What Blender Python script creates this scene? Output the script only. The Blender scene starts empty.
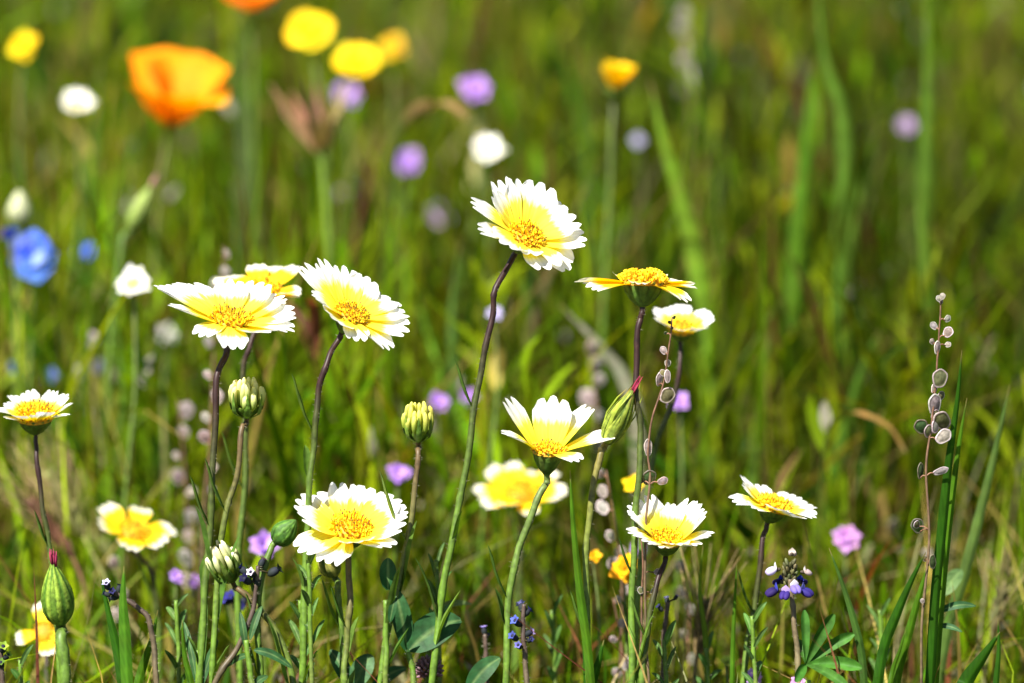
import bpy, math, random
import numpy as np
from mathutils import Vector, Matrix

R = math.radians
rnd = random.Random(7)
nr = np.random.default_rng(11)
S = bpy.context.scene
COL = S.collection

# ------------------------------------------------------------------ camera
CAM_H, PITCH, LENS, FOCUS = 0.535, 15.0, 150.0, 1.37
cd = bpy.data.cameras.new('camera')
cam = bpy.data.objects.new('camera', cd)
COL.objects.link(cam)
cam.location = (0, 0, CAM_H)
cam.rotation_euler = (R(90 - PITCH), 0, 0)
cd.lens = LENS
cd.sensor_width = 36
cd.clip_start = 0.02
cd.clip_end = 500
cd.dof.use_dof = True
cd.dof.focus_distance = FOCUS
cd.dof.aperture_fstop = 5.0
cd.dof.aperture_blades = 9
S.camera = cam

# ------------------------------------------------------------------ light
SUN = Vector((-0.38, -0.44, 0.82)).normalized()
w = bpy.data.worlds.new('World')
S.world = w
w.use_nodes = True
nt = w.node_tree
bg = nt.nodes['Background']
sky = nt.nodes.new('ShaderNodeTexSky')
sky.sky_type = 'NISHITA'
sky.sun_disc = False
sky.sun_elevation = math.asin(SUN.z)
sky.sun_rotation = math.atan2(SUN.x, SUN.y)
nt.links.new(sky.outputs[0], bg.inputs[0])
bg.inputs[1].default_value = 0.05
ld = bpy.data.lights.new('sun', 'SUN')
ld.energy = 5.0
ld.angle = R(0.53)
ld.color = (1.0, 0.95, 0.87)
sun = bpy.data.objects.new('sun', ld)
COL.objects.link(sun)
sun.rotation_euler = SUN.to_track_quat('Z', 'Y').to_euler()
sun.location = (0, 0, 5)
S.view_settings.view_transform = 'Standard'
S.view_settings.look = 'None'
S.view_settings.gamma = 1
S.view_settings.exposure = 1.42
S.render.engine = 'CYCLES'
cy = S.cycles
cy.max_bounces = 6
cy.diffuse_bounces = 3
cy.glossy_bounces = 2
cy.transmission_bounces = 4
cy.transparent_max_bounces = 4
cy.caustics_reflective = False
cy.caustics_refractive = False
cy.sample_clamp_indirect = 4
cy.use_denoising = True

# ------------------------------------------------------------------ pixel -> world
FW = Vector((0, math.cos(R(PITCH)), -math.sin(R(PITCH))))
RT = Vector((1, 0, 0))
UP = Vector((0, math.sin(R(PITCH)), math.cos(R(PITCH))))
CP = Vector((0, 0, CAM_H))
K = 36.0 / LENS / 1024.0


def P(px, py, dd=0.0):
    """world point seen at pixel (px,py), dd metres behind the plane of focus"""
    return CP + (FW + RT * ((px - 512) * K) - UP * ((py - 341.5) * K)) * (FOCUS + dd)


def mm(px, dd=0.0):
    return px * K * (FOCUS + dd)


# ------------------------------------------------------------------ materials
def N(t, kind, **kw):
    n = t.nodes.new(kind)
    for k, v in kw.items():
        setattr(n, k, v)
    return n


def plant_mat(name, transl=0.3, rough=0.5, nscale=250, namt=0.35, spec=0.35, tsat=1.15, tcol=None, stripes=False, petal=None, bump=0.0):
    m = bpy.data.materials.new(name)
    m.use_nodes = True
    t = m.node_tree
    t.nodes.clear()
    L = t.links.new
    out = N(t, 'ShaderNodeOutputMaterial')
    geo = N(t, 'ShaderNodeTexCoord')
    noi = N(t, 'ShaderNodeTexNoise')
    noi.inputs['Scale'].default_value = nscale
    noi.inputs['Detail'].default_value = 4
    L(geo.outputs['Object'], noi.inputs['Vector'])
    if petal:
        # own colouring of the ray: yellow base, white tip, ragged border, faint veins
        base, mid, tip, b0, b1 = petal
        sep = N(t, 'ShaderNodeSeparateXYZ')
        L(geo.outputs['UV'], sep.inputs[0])
        n2 = N(t, 'ShaderNodeTexNoise')
        n2.inputs['Scale'].default_value = 9
        n2.inputs['Detail'].default_value = 3
        mp = N(t, 'ShaderNodeMapping')
        mp.inputs['Scale'].default_value = (2.2, 0.35, 1)
        L(geo.outputs['UV'], mp.inputs[0])
        L(mp.outputs[0], n2.inputs['Vector'])
        ma = N(t, 'ShaderNodeMath', operation='MULTIPLY_ADD')
        ma.inputs[1].default_value = 0.34
        L(n2.outputs[0], ma.inputs[0])
        L(sep.outputs[1], ma.inputs[2])
        r = N(t, 'ShaderNodeValToRGB')
        e = r.color_ramp.elements
        e[0].position = 0.17 + 0.0
        e[0].color = (*base, 1)
        e[1].position = 0.17 + b1
        e[1].color = (*tip, 1)
        k = e.new(0.17 + b0)
        k.color = (*mid, 1)
        k2 = e.new(0.17 + (b0 + b1) / 2)
        k2.color = tuple((mid[i] * .35 + tip[i] * .65) for i in range(3)) + (1,)
        L(ma.outputs[0], r.inputs[0])
        col = r.outputs[0]
        wv = N(t, 'ShaderNodeTexWave')
        wv.inputs['Scale'].default_value = 2.6
        wv.inputs['Distortion'].default_value = 0.6
        L(geo.outputs['UV'], wv.inputs['Vector'])
        vm = N(t, 'ShaderNodeMapRange')
        vm.inputs['To Min'].default_value = 0.9
        L(wv.outputs[1], vm.inputs[0])
        hv = N(t, 'ShaderNodeMix', data_type='RGBA', blend_type='MULTIPLY')
        hv.inputs[0].default_value = 1
        L(col, hv.inputs[6])
        L(vm.outputs[0], hv.inputs[7])
        col = hv.outputs[2]
    else:
        at = N(t, 'ShaderNodeAttribute', attribute_name='Col')
        mr = N(t, 'ShaderNodeMapRange')
        mr.inputs['From Min'].default_value = 0.3
        mr.inputs['From Max'].default_value = 0.7
        mr.inputs['To Min'].default_value = 1 - namt
        mr.inputs['To Max'].default_value = 1 + namt
        L(noi.outputs[0], mr.inputs[0])
        mx = N(t, 'ShaderNodeMix', data_type='RGBA', blend_type='MULTIPLY')
        mx.inputs[0].default_value = 1
        L(at.outputs['Color'], mx.inputs[6])
        L(mr.outputs[0], mx.inputs[7])
        col = mx.outputs[2]
    pb = N(t, 'ShaderNodeBsdfPrincipled')
    pb.inputs['Roughness'].default_value = rough
    pb.inputs['Specular IOR Level'].default_value = spec
    L(col, pb.inputs['Base Color'])
    if bump:
        bp = N(t, 'ShaderNodeBump')
        bp.inputs['Strength'].default_value = bump
        bp.inputs['Distance'].default_value = 0.0006
        L((vm.outputs[0] if petal else noi.outputs[0]), bp.inputs['Height'])
        L(bp.outputs[0], pb.inputs['Normal'])
    if transl > 0:
        tb = N(t, 'ShaderNodeBsdfTranslucent')
        hs = N(t, 'ShaderNodeHueSaturation')
        hs.inputs['Saturation'].default_value = tsat
        hs.inputs['Value'].default_value = 1.25
        if tcol:
            hs.inputs['Hue'].default_value = tcol
        L(col, hs.inputs['Color'])
        L(hs.outputs[0], tb.inputs['Color'])
        ms = N(t, 'ShaderNodeMixShader')
        ms.inputs[0].default_value = transl
        L(pb.outputs[0], ms.inputs[1])
        L(tb.outputs[0], ms.inputs[2])
        L(ms.outputs[0], out.inputs[0])
    else:
        L(pb.outputs[0], out.inputs[0])
    return m


M = {
    'petal': plant_mat('petal_yellow_white', transl=.28, rough=.6, spec=.2, tsat=1.1, bump=.35,
                       petal=((.88, .62, .010), (.88, .78, .07), (.84, .84, .80), .47, .74)),
    'petal_yellow': plant_mat('petal_yellow_mostly', transl=.3, rough=.6, spec=.2, tsat=1.1, bump=.35,
                              petal=((.90, .50, .004), (.90, .62, .012), (.85, .83, .66), .62, .90)),
    'petal_cream': plant_mat('petal_cream', transl=.28, rough=.6, spec=.2, petal=((.80, .68, .16), (.84, .80, .45), (.80, .80, .70), .2, .5)),
    'grass': plant_mat('grass_blade', transl=.5, rough=.5, nscale=120, namt=.25, spec=.12, tcol=.49),
    'leaf': plant_mat('leaf', transl=.28, rough=.55, nscale=300, namt=.35, spec=.18, bump=.5),
    'stem': plant_mat('stem', transl=.0, rough=.5, nscale=500, namt=.4, spec=.35),
    'floret': plant_mat('disc_floret', transl=.2, rough=.6, nscale=900, namt=.2),
    'calyx': plant_mat('calyx_green', transl=.15, rough=.6, nscale=700, namt=.45, spec=.3, bump=.4),
    'soft': plant_mat('soft_petal', transl=.35, rough=.65, nscale=300, namt=.18, spec=.15),
    'pod': plant_mat('papery_pod', transl=.5, rough=.35, nscale=900, namt=.35, spec=.5, tsat=.9),
    'dry': plant_mat('dry_stalk', transl=.25, rough=.7, nscale=400, namt=.4, spec=.2),
}


def ground_mat():
    m = bpy.data.materials.new('soil')
    m.use_nodes = True
    t = m.node_tree
    L = t.links.new
    pb = t.nodes['Principled BSDF']
    tc = N(t, 'ShaderNodeTexCoord')
    a = N(t, 'ShaderNodeTexNoise')
    a.inputs['Scale'].default_value = 14
    a.inputs['Detail'].default_value = 10
    L(tc.outputs['Object'], a.inputs['Vector'])
    r = N(t, 'ShaderNodeValToRGB')
    e = r.color_ramp.elements
    e[0].position = .32
    e[0].color = (.018, .020, .006, 1)
    e[1].position = .72
    e[1].color = (.10, .085, .035, 1)
    k = e.new(.5)
    k.color = (.035, .045, .010, 1)
    L(a.outputs[0], r.inputs[0])
    L(r.outputs[0], pb.inputs['Base Color'])
    pb.inputs['Roughness'].default_value = .95
    bp = N(t, 'ShaderNodeBump')
    bp.inputs['Strength'].default_value = .8
    bp.inputs['Distance'].default_value = .01
    L(a.outputs[0], bp.inputs['Height'])
    L(bp.outputs[0], pb.inputs['Normal'])
    return m


# ------------------------------------------------------------------ mesh builder
class MB:
    def __init__(s):
        s.v, s.f, s.c, s.uv = [], [], [], []

    def add(s, vs, fs, cs, uvs=None):
        b = len(s.v)
        s.v += [Vector(p) for p in vs]
        s.f += [tuple(i + b for i in f) for f in fs]
        s.c += cs
        s.uv += uvs if uvs else [(0, 0)] * len(vs)

    def grid(s, rows, cols, closed=False, uvs=None):
        """rows: list of rings of points; cols: same shape colours"""
        n = len(rows[0])
        vs = [p for r in rows for p in r]
        cs = [c for r in cols for c in r]
        fs = []
        for i in range(len(rows) - 1):
            for j in range(n if closed else n - 1):
                a, b = i * n + j, i * n + (j + 1) % n
                fs.append((a, b, b + n, a + n))
        s.add(vs, fs, cs, uvs)

    def tube(s, pts, rad, cols, n=7, cap=True):
        rows, cc = [], []
        up = Vector((0.31, 0.9, 0.2))
        for i, p in enumerate(pts):
            t = (pts[min(i + 1, len(pts) - 1)] - pts[max(i - 1, 0)]).normalized()
            a = t.cross(up)
            if a.length < 1e-4:
                a = t.cross(Vector((1, 0, 0)))
            a.normalize()
            b = t.cross(a)
            rows.append([p + (a * math.cos(q) + b * math.sin(q)) * rad[i] for q in (2 * math.pi * k / n for k in range(n))])
            cc.append([cols[i]] * n)
        s.grid(rows, cc, closed=True)
        if cap:
            for idx, p, c in ((0, pts[0], cols[0]), (len(pts) - 1, pts[-1], cols[-1])):
                base = len(s.v) - n * (len(pts) - idx) - (1 if idx else 0)
                s.v.append(p.copy())
                s.c.append(c)
                s.uv.append((0, 0))
                ci = len(s.v) - 1
                for k in range(n):
                    s.f.append((base + k, base + (k + 1) % n, ci) if idx else (base + (k + 1) % n, base + k, ci))

    def ribbon(s, pts, wid, side, cols, fold=.35, n=5):
        """blade or leaf along pts; side = sideways direction; folded along its middle"""
        rows, cc, uv = [], [], []
        for i, p in enumerate(pts):
            t = (pts[min(i + 1, len(pts) - 1)] - pts[max(i - 1, 0)]).normalized()
            a = side - t * side.dot(t)
            if a.length < 1e-5:
                a = Vector((0, 1, 0)).cross(t)
            a.normalize()
            nn = a.cross(t)
            r = []
            for k in range(n):
                u = -1 + 2 * k / (n - 1)
                r.append(p + a * (u * wid[i]) + nn * (abs(u) ** 1.3 * wid[i] * fold))
                uv.append((u * .5 + .5, i / (len(pts) - 1)))
            rows.append(r)
            cc.append([cols[i]] * n)
        s.grid(rows, cc, uvs=uv)

    def blob(s, c, rx, axis, ry, col, n=8, m=6, tipcol=None):
        """ellipsoid: long half axis rx along axis, ry across"""
        ax = axis.normalized()
        a = ax.cross(Vector((.3, .8, .1)))
        a.normalize()
        b = ax.cross(a)
        rows, cc = [], []
        for i in range(m + 1):
            th = math.pi * i / m
            z, rr = -math.cos(th), max(math.sin(th), .02)
            rows.append([c + ax * (rx * z) + (a * math.cos(q) + b * math.sin(q)) * (ry * rr) for q in (2 * math.pi * k / n for k in range(n))])
            f = i / m
            q = col if not tipcol else tuple(col[j] * (1 - f) + tipcol[j] * f for j in range(3))
            cc.append([q] * n)
        s.grid(rows, cc, closed=True)

    def build(s, name, mat, parent=None, origin=None, smooth=True):
        o0 = origin if origin is not None else (base_of(parent) if parent else Vector((0, 0, 0)))
        me = bpy.data.meshes.new(name)
        me.from_pydata([p - o0 for p in s.v], [], s.f)
        at = me.color_attributes.new('Col', 'FLOAT_COLOR', 'POINT')
        at.data.foreach_set('color', np.array([(c[0], c[1], c[2], 1) for c in s.c], dtype=np.float32).ravel())
        uvl = me.uv_layers.new(name='UVMap')
        li = np.zeros(len(me.loops), dtype=np.int32)
        me.loops.foreach_get('vertex_index', li)
        uvl.data.foreach_set('uv', np.array(s.uv, dtype=np.float32)[li].ravel())
        me.materials.append(mat)
        if smooth:
            me.polygons.foreach_set('use_smooth', [True] * len(me.polygons))
        o = bpy.data.objects.new(name, me)
        COL.objects.link(o)
        if parent:
            o.parent = parent
        elif origin is not None:
            o.location = origin
        return o


def base_of(o):
    p = Vector((0, 0, 0))
    while o:
        p = p + o.location
        o = o.parent
    return p


def tag(o, label=None, cat=None, group=None, kind=None):
    for k, v in (('label', label), ('category', cat), ('group', group), ('kind', kind)):
        if v:
            o[k] = v
    return o


LABELS = set()


def thing(name, loc, label, cat, group=None):
    o = bpy.data.objects.new(name, None)
    o.empty_display_size = .01
    COL.objects.link(o)
    o.location = loc
    return tag(o, label, cat, group)


def smooth_path(pts, per=6):
    q = [pts[0] * 2 - pts[1]] + list(pts) + [pts[-1] * 2 - pts[-2]]
    out = []
    for i in range(1, len(q) - 2):
        for k in range(per):
            t = k / per
            a, b, c, d = q[i - 1], q[i], q[i + 1], q[i + 2]
            out.append(.5 * ((2 * b) + (c - a) * t + (2 * a - 5 * b + 4 * c - d) * t * t + (3 * b - a - 3 * c + d) * t ** 3))
    out.append(pts[-1].copy())
    return out


def mixc(a, b, t):
    t = max(0, min(1, t))
    return tuple(a[i] * (1 - t) + b[i] * t for i in range(3))


def jit(c, a=.15):
    k = 1 + rnd.uniform(-a, a)
    return tuple(max(0, x * k * (1 + rnd.uniform(-a, a) * .4)) for x in c)


def path_from_px(pts, dd, tail=True):
    """pixel points, top first, carried on down to the ground"""
    out = []
    for q in pts:
        out.append(P(q[0], q[1], q[2] if len(q) > 2 else dd))
    if tail:
        a, b = out[-2], out[-1]
        d = (b - a)
        d.z = min(d.z, -1e-3)
        k = b.z / abs(d.z)
        side = Vector((max(-.03, min(.03, d.x * k * .5)), rnd.uniform(-.006, .006), 0))
        if b.z > .03:
            out.append(Vector((b.x + side.x * .6, b.y + side.y, b.z * .5)))
        out.append(Vector((b.x + side.x, b.y + side.y * 1.5, -.002)))
    return out


PURP = (.024, .009, .008)
GRN = (.085, .16, .015)
GRN_B = (.12, .20, .03)
LEAFG = (.055, .115, .016)


def make_stem(root, pts, r0=.0009, r1=.0013, ctop=PURP, cbot=GRN, fade=(.3, .7), leaves=0, leaf_from=.42, leaf_len=.017, name='stem', hairs=True):
    sp = smooth_path(pts, 8)
    n = len(sp)
    kx, ky, kf = rnd.uniform(0, 6), rnd.uniform(0, 6), rnd.uniform(.55, .9)
    for i in range(3, n):
        a_ = min(1, (i - 2) / 6) * r0 * .20
        sp[i] = sp[i] + Vector((math.sin(i * kf + kx) * a_, math.sin(i * kf * .8 + ky) * a_, 0))
    mb = MB()
    cols = []
    for i in range(n):
        t = i / (n - 1)
        f = (t - fade[0]) / max(1e-3, fade[1] - fade[0])
        cols.append(mixc(ctop, cbot, f))
    rr = [(r0 + (r1 - r0) * i / (n - 1)) * (1 + rnd.uniform(-.06, .06) + (.16 if i % 11 == 7 else 0)) for i in range(n)]
    mb.tube(sp, rr, cols, n=8)
    if hairs:
        hc = (.30, .28, .20)
        for k in range(90):
            i = rnd.randrange(1, max(2, int(n * .7)))
            p = sp[i] + (sp[i - 1] - sp[i]) * rnd.random()
            a = rnd.uniform(0, 2 * math.pi)
            d = Vector((math.cos(a), math.sin(a), rnd.uniform(-.1, .5))).normalized()
            l = rnd.uniform(.0006, .0013)
            s_ = Vector((0, 0, .00006))
            q = p + d * rr[i] * .9
            mb.add([q - s_, q + s_, q + d * l], [(0, 1, 2)], [hc] * 3)
    st = mb.build(name, M['stem'], root)
    for k in range(leaves):
        t = leaf_from + (1 - leaf_from) * (k + rnd.uniform(.1, .9)) / leaves
        i = min(n - 2, int(t * (n - 1)))
        p = sp[i]
        if p.z < .02:
            continue
        a = rnd.uniform(0, 2 * math.pi) if k % 3 else (0 if k % 2 else math.pi)
        out = Vector((math.cos(a), math.sin(a) * .8, 0))
        ln = leaf_len * rnd.uniform(.6, 1.3)
        up_ = rnd.uniform(.7, 1.6)
        lp = [p + out * (ln * (.38 * f + .04 * math.sin(f * 4 + k))) + Vector((0, 0, ln * (.9 * f + .1 * f * f))) for f in (0, .15, .35, .55, .75, .9, 1)]
        wd = [.0009 * rnd.uniform(.8, 1.2) * ww for ww in (1.0, 1.2, 1.7, 1.9, 1.6, 1.0, .15)]
        lb = MB()
        lc = jit(mixc(LEAFG, GRN_B, rnd.random()))
        lb.ribbon(lp, wd, out.cross(Vector((0, 0, 1))), [lc] * 7, fold=.5)
        lb.build('leaf', M['leaf'], root)
    return sp


def frame_of(f):
    f = f.normalized()
    x = RT - f * RT.dot(f)
    x.normalize()
    y = f.cross(x)
    return x, y, f


def petal_mesh(mb, o, X, Y, Z, az, L, W, cup, curl, r0, lobes=3, lobe_depth=.12, shape='ray', nu=13, nv=13, twist=0, col=(.8, .8, .8), base_w=.42, wavy=.0):
    """one petal rooted r0 from the axis, running out at azimuth az, raised by cup, bent by curl (radians)"""
    ca, sa = math.cos(az), math.sin(az)
    out = X * ca + Y * sa
    tan = -X * sa + Y * ca
    rows, cols, uvs = [], [], []
    # centre line
    line = []
    p2 = [0.0, 0.0]
    for i in range(nv):
        v = i / (nv - 1)
        line.append((p2[0], p2[1], cup + curl * v))
        ph = cup + curl * (v + .5 / (nv - 1))
        p2[0] += math.cos(ph) / (nv - 1)
        p2[1] += math.sin(ph) / (nv - 1)
    ph1, ph2 = rnd.uniform(0, 6), rnd.uniform(0, 6)
    lob = [rnd.uniform(.75, 1.15) for _ in range(lobes + 1)]
    for i in range(nv):
        v = i / (nv - 1)
        if shape == 'ray':
            hw = W * (base_w + (1 - base_w) * math.sin(min(1, v / .72) * math.pi / 2)) * (1 - .10 * max(0, (v - .8) / .2) ** 2)
        elif shape == 'fan':
            hw = W * (.16 + .84 * math.sin(v ** .8 * math.pi / 2))
        else:  # oval
            hw = W * max(.05, math.sin(math.pi * min(1, (.08 + v * .92)) ** .8))
        r, c_ = [], []
        for j in range(nu):
            u = -1 + 2 * j / (nu - 1)
            # tip outline
            if shape == 'ray':
                q = (u + 1) / 2 * lobes
                kk = min(lobes - 1, int(q))
                fr = q - kk
                tip = (1 - lobe_depth * (2 * abs(fr - .5)) ** 2.2 * 1.0) * (1 - .06 * (1 - lob[kk]) * 4 * (1 - abs(2 * fr - 1))) - .10 * u * u
            elif shape == 'fan':
                tip = 1 - .22 * u * u + .02 * math.sin(u * 7 + ph1)
            else:
                tip = 1
            s_ = v * (1 + (tip - 1) * v ** 1.5)
            s_ = max(0, min(1, s_))
            fi = s_ * (nv - 1)
            i0 = min(nv - 2, int(fi))
            ff = fi - i0
            lx = line[i0][0] * (1 - ff) + line[i0 + 1][0] * ff
            lz = line[i0][1] * (1 - ff) + line[i0 + 1][1] * ff
            ang = line[i0][2]
            nx, nz = -math.sin(ang), math.cos(ang)
            h = (.16 * (u * u) * hw / L - .012 * math.cos(u * math.pi * 3) * min(1, v * 2)) * 1.0
            h += wavy * math.sin(u * 4 + ph1 + v * 3) * v + twist * u * v * hw / L
            lx += nx * h
            lz += nz * h
            wob = 1 + .04 * math.sin(v * 5 + ph2)
            r.append(o + out * (r0 + L * lx) + Z * (L * lz) + tan * (u * hw * wob))
            c_.append(col)
            uvs.append((u * .5 + .5, v))
        rows.append(r)
        cols.append(c_)
    mb.grid(rows, cols, uvs=uvs)


def disc_mesh(root, o, X, Y, Z, rad, dome, n=64, cf=(.92, .56, .008), dark=True):
    mb = MB()
    # receptacle dome under the florets
    rows, cc = [], []
    for i in range(6):
        a = i / 5 * math.pi / 2
        rows.append([o + (X * math.cos(q) + Y * math.sin(q)) * (rad * .96 * math.cos(a) + 1e-5) + Z * (dome * math.sin(a) - .0002) for q in (2 * math.pi * k / 14 for k in range(14))])
        cc.append([(.55, .30, .01)] * 14)
    mb.grid(rows, cc, closed=True)
    spots = []
    open_from = rnd.uniform(.15, .6)
    for k in range(n):
        rr = math.sqrt((k + .5) / n)
        a = k * 2.39996
        rr_ = rr * rad
        base = o + (X * math.cos(a) + Y * math.sin(a)) * rr_ + Z * (dome * math.sqrt(max(0, 1 - rr * rr)))
        d = (Z + (X * math.cos(a) + Y * math.sin(a)) * rr * .9 + Vector((rnd.uniform(-.2, .2), rnd.uniform(-.2, .2), rnd.uniform(-.1, .2)))).normalized()
        h = rad * rnd.uniform(.16, .34)
        fr = rad * rnd.uniform(.09, .13)
        shut = rr < open_from
        if shut:
            h *= .7
            fr *= .62
        ax = d.cross(Vector((.2, .7, .3))).normalized()
        bx = d.cross(ax)
        c = jit(mixc(cf, (.94, .76, .03), rnd.random() ** .8), .12)
        if shut:
            c = mixc(c, (.62, .52, .03), .6)
        c2 = mixc(c, (.86, .42, .004), .4)
        vs = [base + (ax * math.cos(q) + bx * math.sin(q)) * fr * .45 for q in (2 * math.pi * t / 5 for t in range(5))]
        vs += [base + d * h + (ax * math.cos(q) + bx * math.sin(q)) * fr * (1.1 if t % 2 == 0 else .6) + (d * fr * .1 if t % 2 == 0 else d * 0) for t, q in ((t, 2 * math.pi * t / 10) for t in range(10))]
        vs.append(base + d * h * .55)
        fs = []
        for t in range(5):
            fs.append((t, 5 + 2 * t, 5 + (2 * t + 1), ))
            fs.append((t, 5 + (2 * t + 1), (t + 1) % 5))
            fs.append(((t + 1) % 5, 5 + (2 * t + 1), 5 + (2 * t + 2) % 10))
        for t in range(10):
            fs.append((5 + t, 15, 5 + (t + 1) % 10))
        mb.add(vs, fs, [c2] * 5 + [c] * 10 + [c2])
        spots.append((base + d * h * .8, d))
    dsk = mb.build('disc', M['floret'], root, smooth=False)
    if dark:
        sb = MB()
        for (p, d) in spots:
            if rnd.random() < .42:
                l = rad * rnd.uniform(.10, .26)
                e = p + (d + Vector((rnd.uniform(-.25, .25), rnd.uniform(-.25, .25), 0))) * l
                sb.tube([p, p + (e - p) * .5, e], [rad * .02, rad * .032, rad * .025], [(.45, .22, .01), (.10, .03, .01), (.05, .015, .008)], n=5)
        if sb.v:
            sb.build('anther_cluster', M['stem'], dsk, origin=base_of(root))
    return dsk


def calyx_mesh(root, o, X, Y, Z, rad, h, n=12, col=(.085, .15, .02), tipc=(.15, .22, .035), flare=1.0, stem_r=.001, name='calyx'):
    mb = MB()
    prof = [(0, stem_r), (.10, rad * .30), (.30, rad * .58), (.55, rad * .80), (.8, rad * .93 * flare), (1.0, rad * .9 * flare)]
    rows, cc = [], []
    for (t, r) in prof:
        rows.append([o + Z * (-h + h * t) + (X * math.cos(q) + Y * math.sin(q)) * (r * (1 + .05 * math.cos(q * n))) for q in (2 * math.pi * k / (n * 4) for k in range(n * 4))])
        cc.append([mixc(col, tipc, t * (1 if k % 4 else .4)) for k in range(n * 4)])
    mb.grid(rows, cc, closed=True)
    # separate bracts outside
    for k in range(n):
        a = 2 * math.pi * (k + rnd.uniform(-.15, .15)) / n
        out = X * math.cos(a) + Y * math.sin(a)
        tan = -X * math.sin(a) + Y * math.cos(a)
        pts = [o + Z * (-h * .95) + out * rad * .30, o + Z * (-h * .7) + out * rad * .66, o + Z * (-h * .35) + out * rad * .97, o + out * rad * 1.12 * flare, o + Z * h * .18 * rnd.uniform(.4, 1.3) + out * rad * 1.15 * flare]
        c = jit(col, .25)
        mb.ribbon(pts, [rad * .12, rad * .22, rad * .24, rad * .18, rad * .02], tan, [c, c, c, mixc(c, tipc, .6), tipc], fold=-.4, n=3)
    return mb.build(name, M['calyx'], root)


GD = 'tidy-tips flowers in the meadow'


def tidytips(label, px, py, dia, face, stem_px, dd=0, npet=12, cup=15, curl=0, petals=None, lw=.30, mat='petal', ndisc=64, disc_r=.17, dome=.5,
             calyx_h=.16, leaves=5, stem_tail=True, droop_front=0, ctop=PURP, wide=1.0, lobe_depth=.16, jitter=10, cat='flower', name='tidytips_flower', group=GD, dark=True, res=13):
    D = mm(dia, dd)
    o = P(px, py, dd)
    f = (RT * face[0] + Vector((0, 0, 1)) * face[1] - Vector((0, 1, 0)) * face[2]).normalized()
    X, Y, Z = frame_of(f)
    rd = D * disc_r
    hc = D * calyx_h
    top = o - Z * hc
    path = [top + Z * hc * .2, top - Z * D * .06]
    path += path_from_px(stem_px, dd, stem_tail)
    basep = Vector((path[-1].x, path[-1].y, 0)) if stem_tail else path[-1]
    root = thing(name, basep, label, cat, group)
    make_stem(root, path, r0=max(.0006, D * .021), r1=.0013, ctop=ctop, leaves=leaves)
    calyx_mesh(root, o, X, Y, Z, rd * .84, hc, stem_r=D * .022)
    disc_mesh(root, o, X, Y, Z, rd, rd * dome, n=ndisc, dark=dark)
    if petals is None:
        petals = [((k + rnd.uniform(-.22, .22)) * 360 / npet, 0, 1.0) for k in range(npet)]
    L0 = D / 2 - rd * .75
    for k, q in enumerate(petals):
        az, ce, ls = q[0], q[1], q[2]
        wf = q[3] if len(q) > 3 else 1
        L = L0 * ls * rnd.uniform(.94, 1.06)
        W = L0 * lw * rnd.uniform(.9, 1.1) * wide * wf
        if rnd.random() < .13:
            L *= rnd.uniform(.72, .88)
            ce += rnd.uniform(-12, 12)
        mb = MB()
        layer = (k % 2) * .0005
        petal_mesh(mb, o + Z * layer, X, Y, Z, R(az), L, W, R(cup + ce + rnd.uniform(-jitter, jitter)), R(curl + rnd.uniform(-20, 20)), rd * .72, lobe_depth=lobe_depth * rnd.uniform(.7, 1.4), twist=rnd.uniform(-.25, .25), nu=res, nv=res)
        mb.build('petal', M[mat], root)
    return root


# ================================================================== SETTING
g = bpy.data.meshes.new('ground')
ng = 60
gx = np.sign(np.linspace(-1, 1, ng)) * np.abs(np.linspace(-1, 1, ng)) ** 3 * 150
vs, fs = [], []
for a in gx:
    for b in gx:
        d = math.hypot(a, b)
        vs.append((a, b + 2, .010 * math.sin(a * 3.1 + 1) * math.sin(b * 2.7) * min(1, d) - .010))
for i in range(ng - 1):
    for j in range(ng - 1):
        k = i * ng + j
        fs.append((k, k + ng, k + ng + 1, k + 1))
g.from_pydata(vs, [], fs)
g.materials.append(ground_mat())
tag(bpy.data.objects.new('ground', g), kind='structure')
COL.objects.link(bpy.data.objects['ground'])


def fast_mesh(name, V, F, C, mat, label, kind='stuff', cat=None):
    me = bpy.data.meshes.new(name)
    me.vertices.add(len(V))
    me.vertices.foreach_set('co', V.astype(np.float32).ravel())
    nf = len(F)
    me.loops.add(nf * 4)
    me.polygons.add(nf)
    me.loops.foreach_set('vertex_index', F.astype(np.int32).ravel())
    me.polygons.foreach_set('loop_start', np.arange(0, nf * 4, 4, dtype=np.int32))
    me.polygons.foreach_set('use_smooth', np.ones(nf, dtype=bool))
    at = me.color_attributes.new('Col', 'FLOAT_COLOR', 'POINT')
    C4 = np.concatenate([C, np.ones((len(C), 1))], 1)
    at.data.foreach_set('color', C4.astype(np.float32).ravel())
    me.update(calc_edges=True)
    me.validate()
    me.materials.append(mat)
    o = bpy.data.objects.new(name, me)
    COL.objects.link(o)
    return tag(o, label, cat, None, kind)


def field_noise(x, y, seed=0):
    r = np.random.default_rng(seed)
    out = np.zeros_like(x)
    for k in range(6):
        a = r.uniform(0, 6.28)
        fq = r.uniform(2.5, 14)
        out += np.sin((x * math.cos(a) + y * math.sin(a)) * fq + r.uniform(0, 6)) / 2.4
    return out


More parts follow.
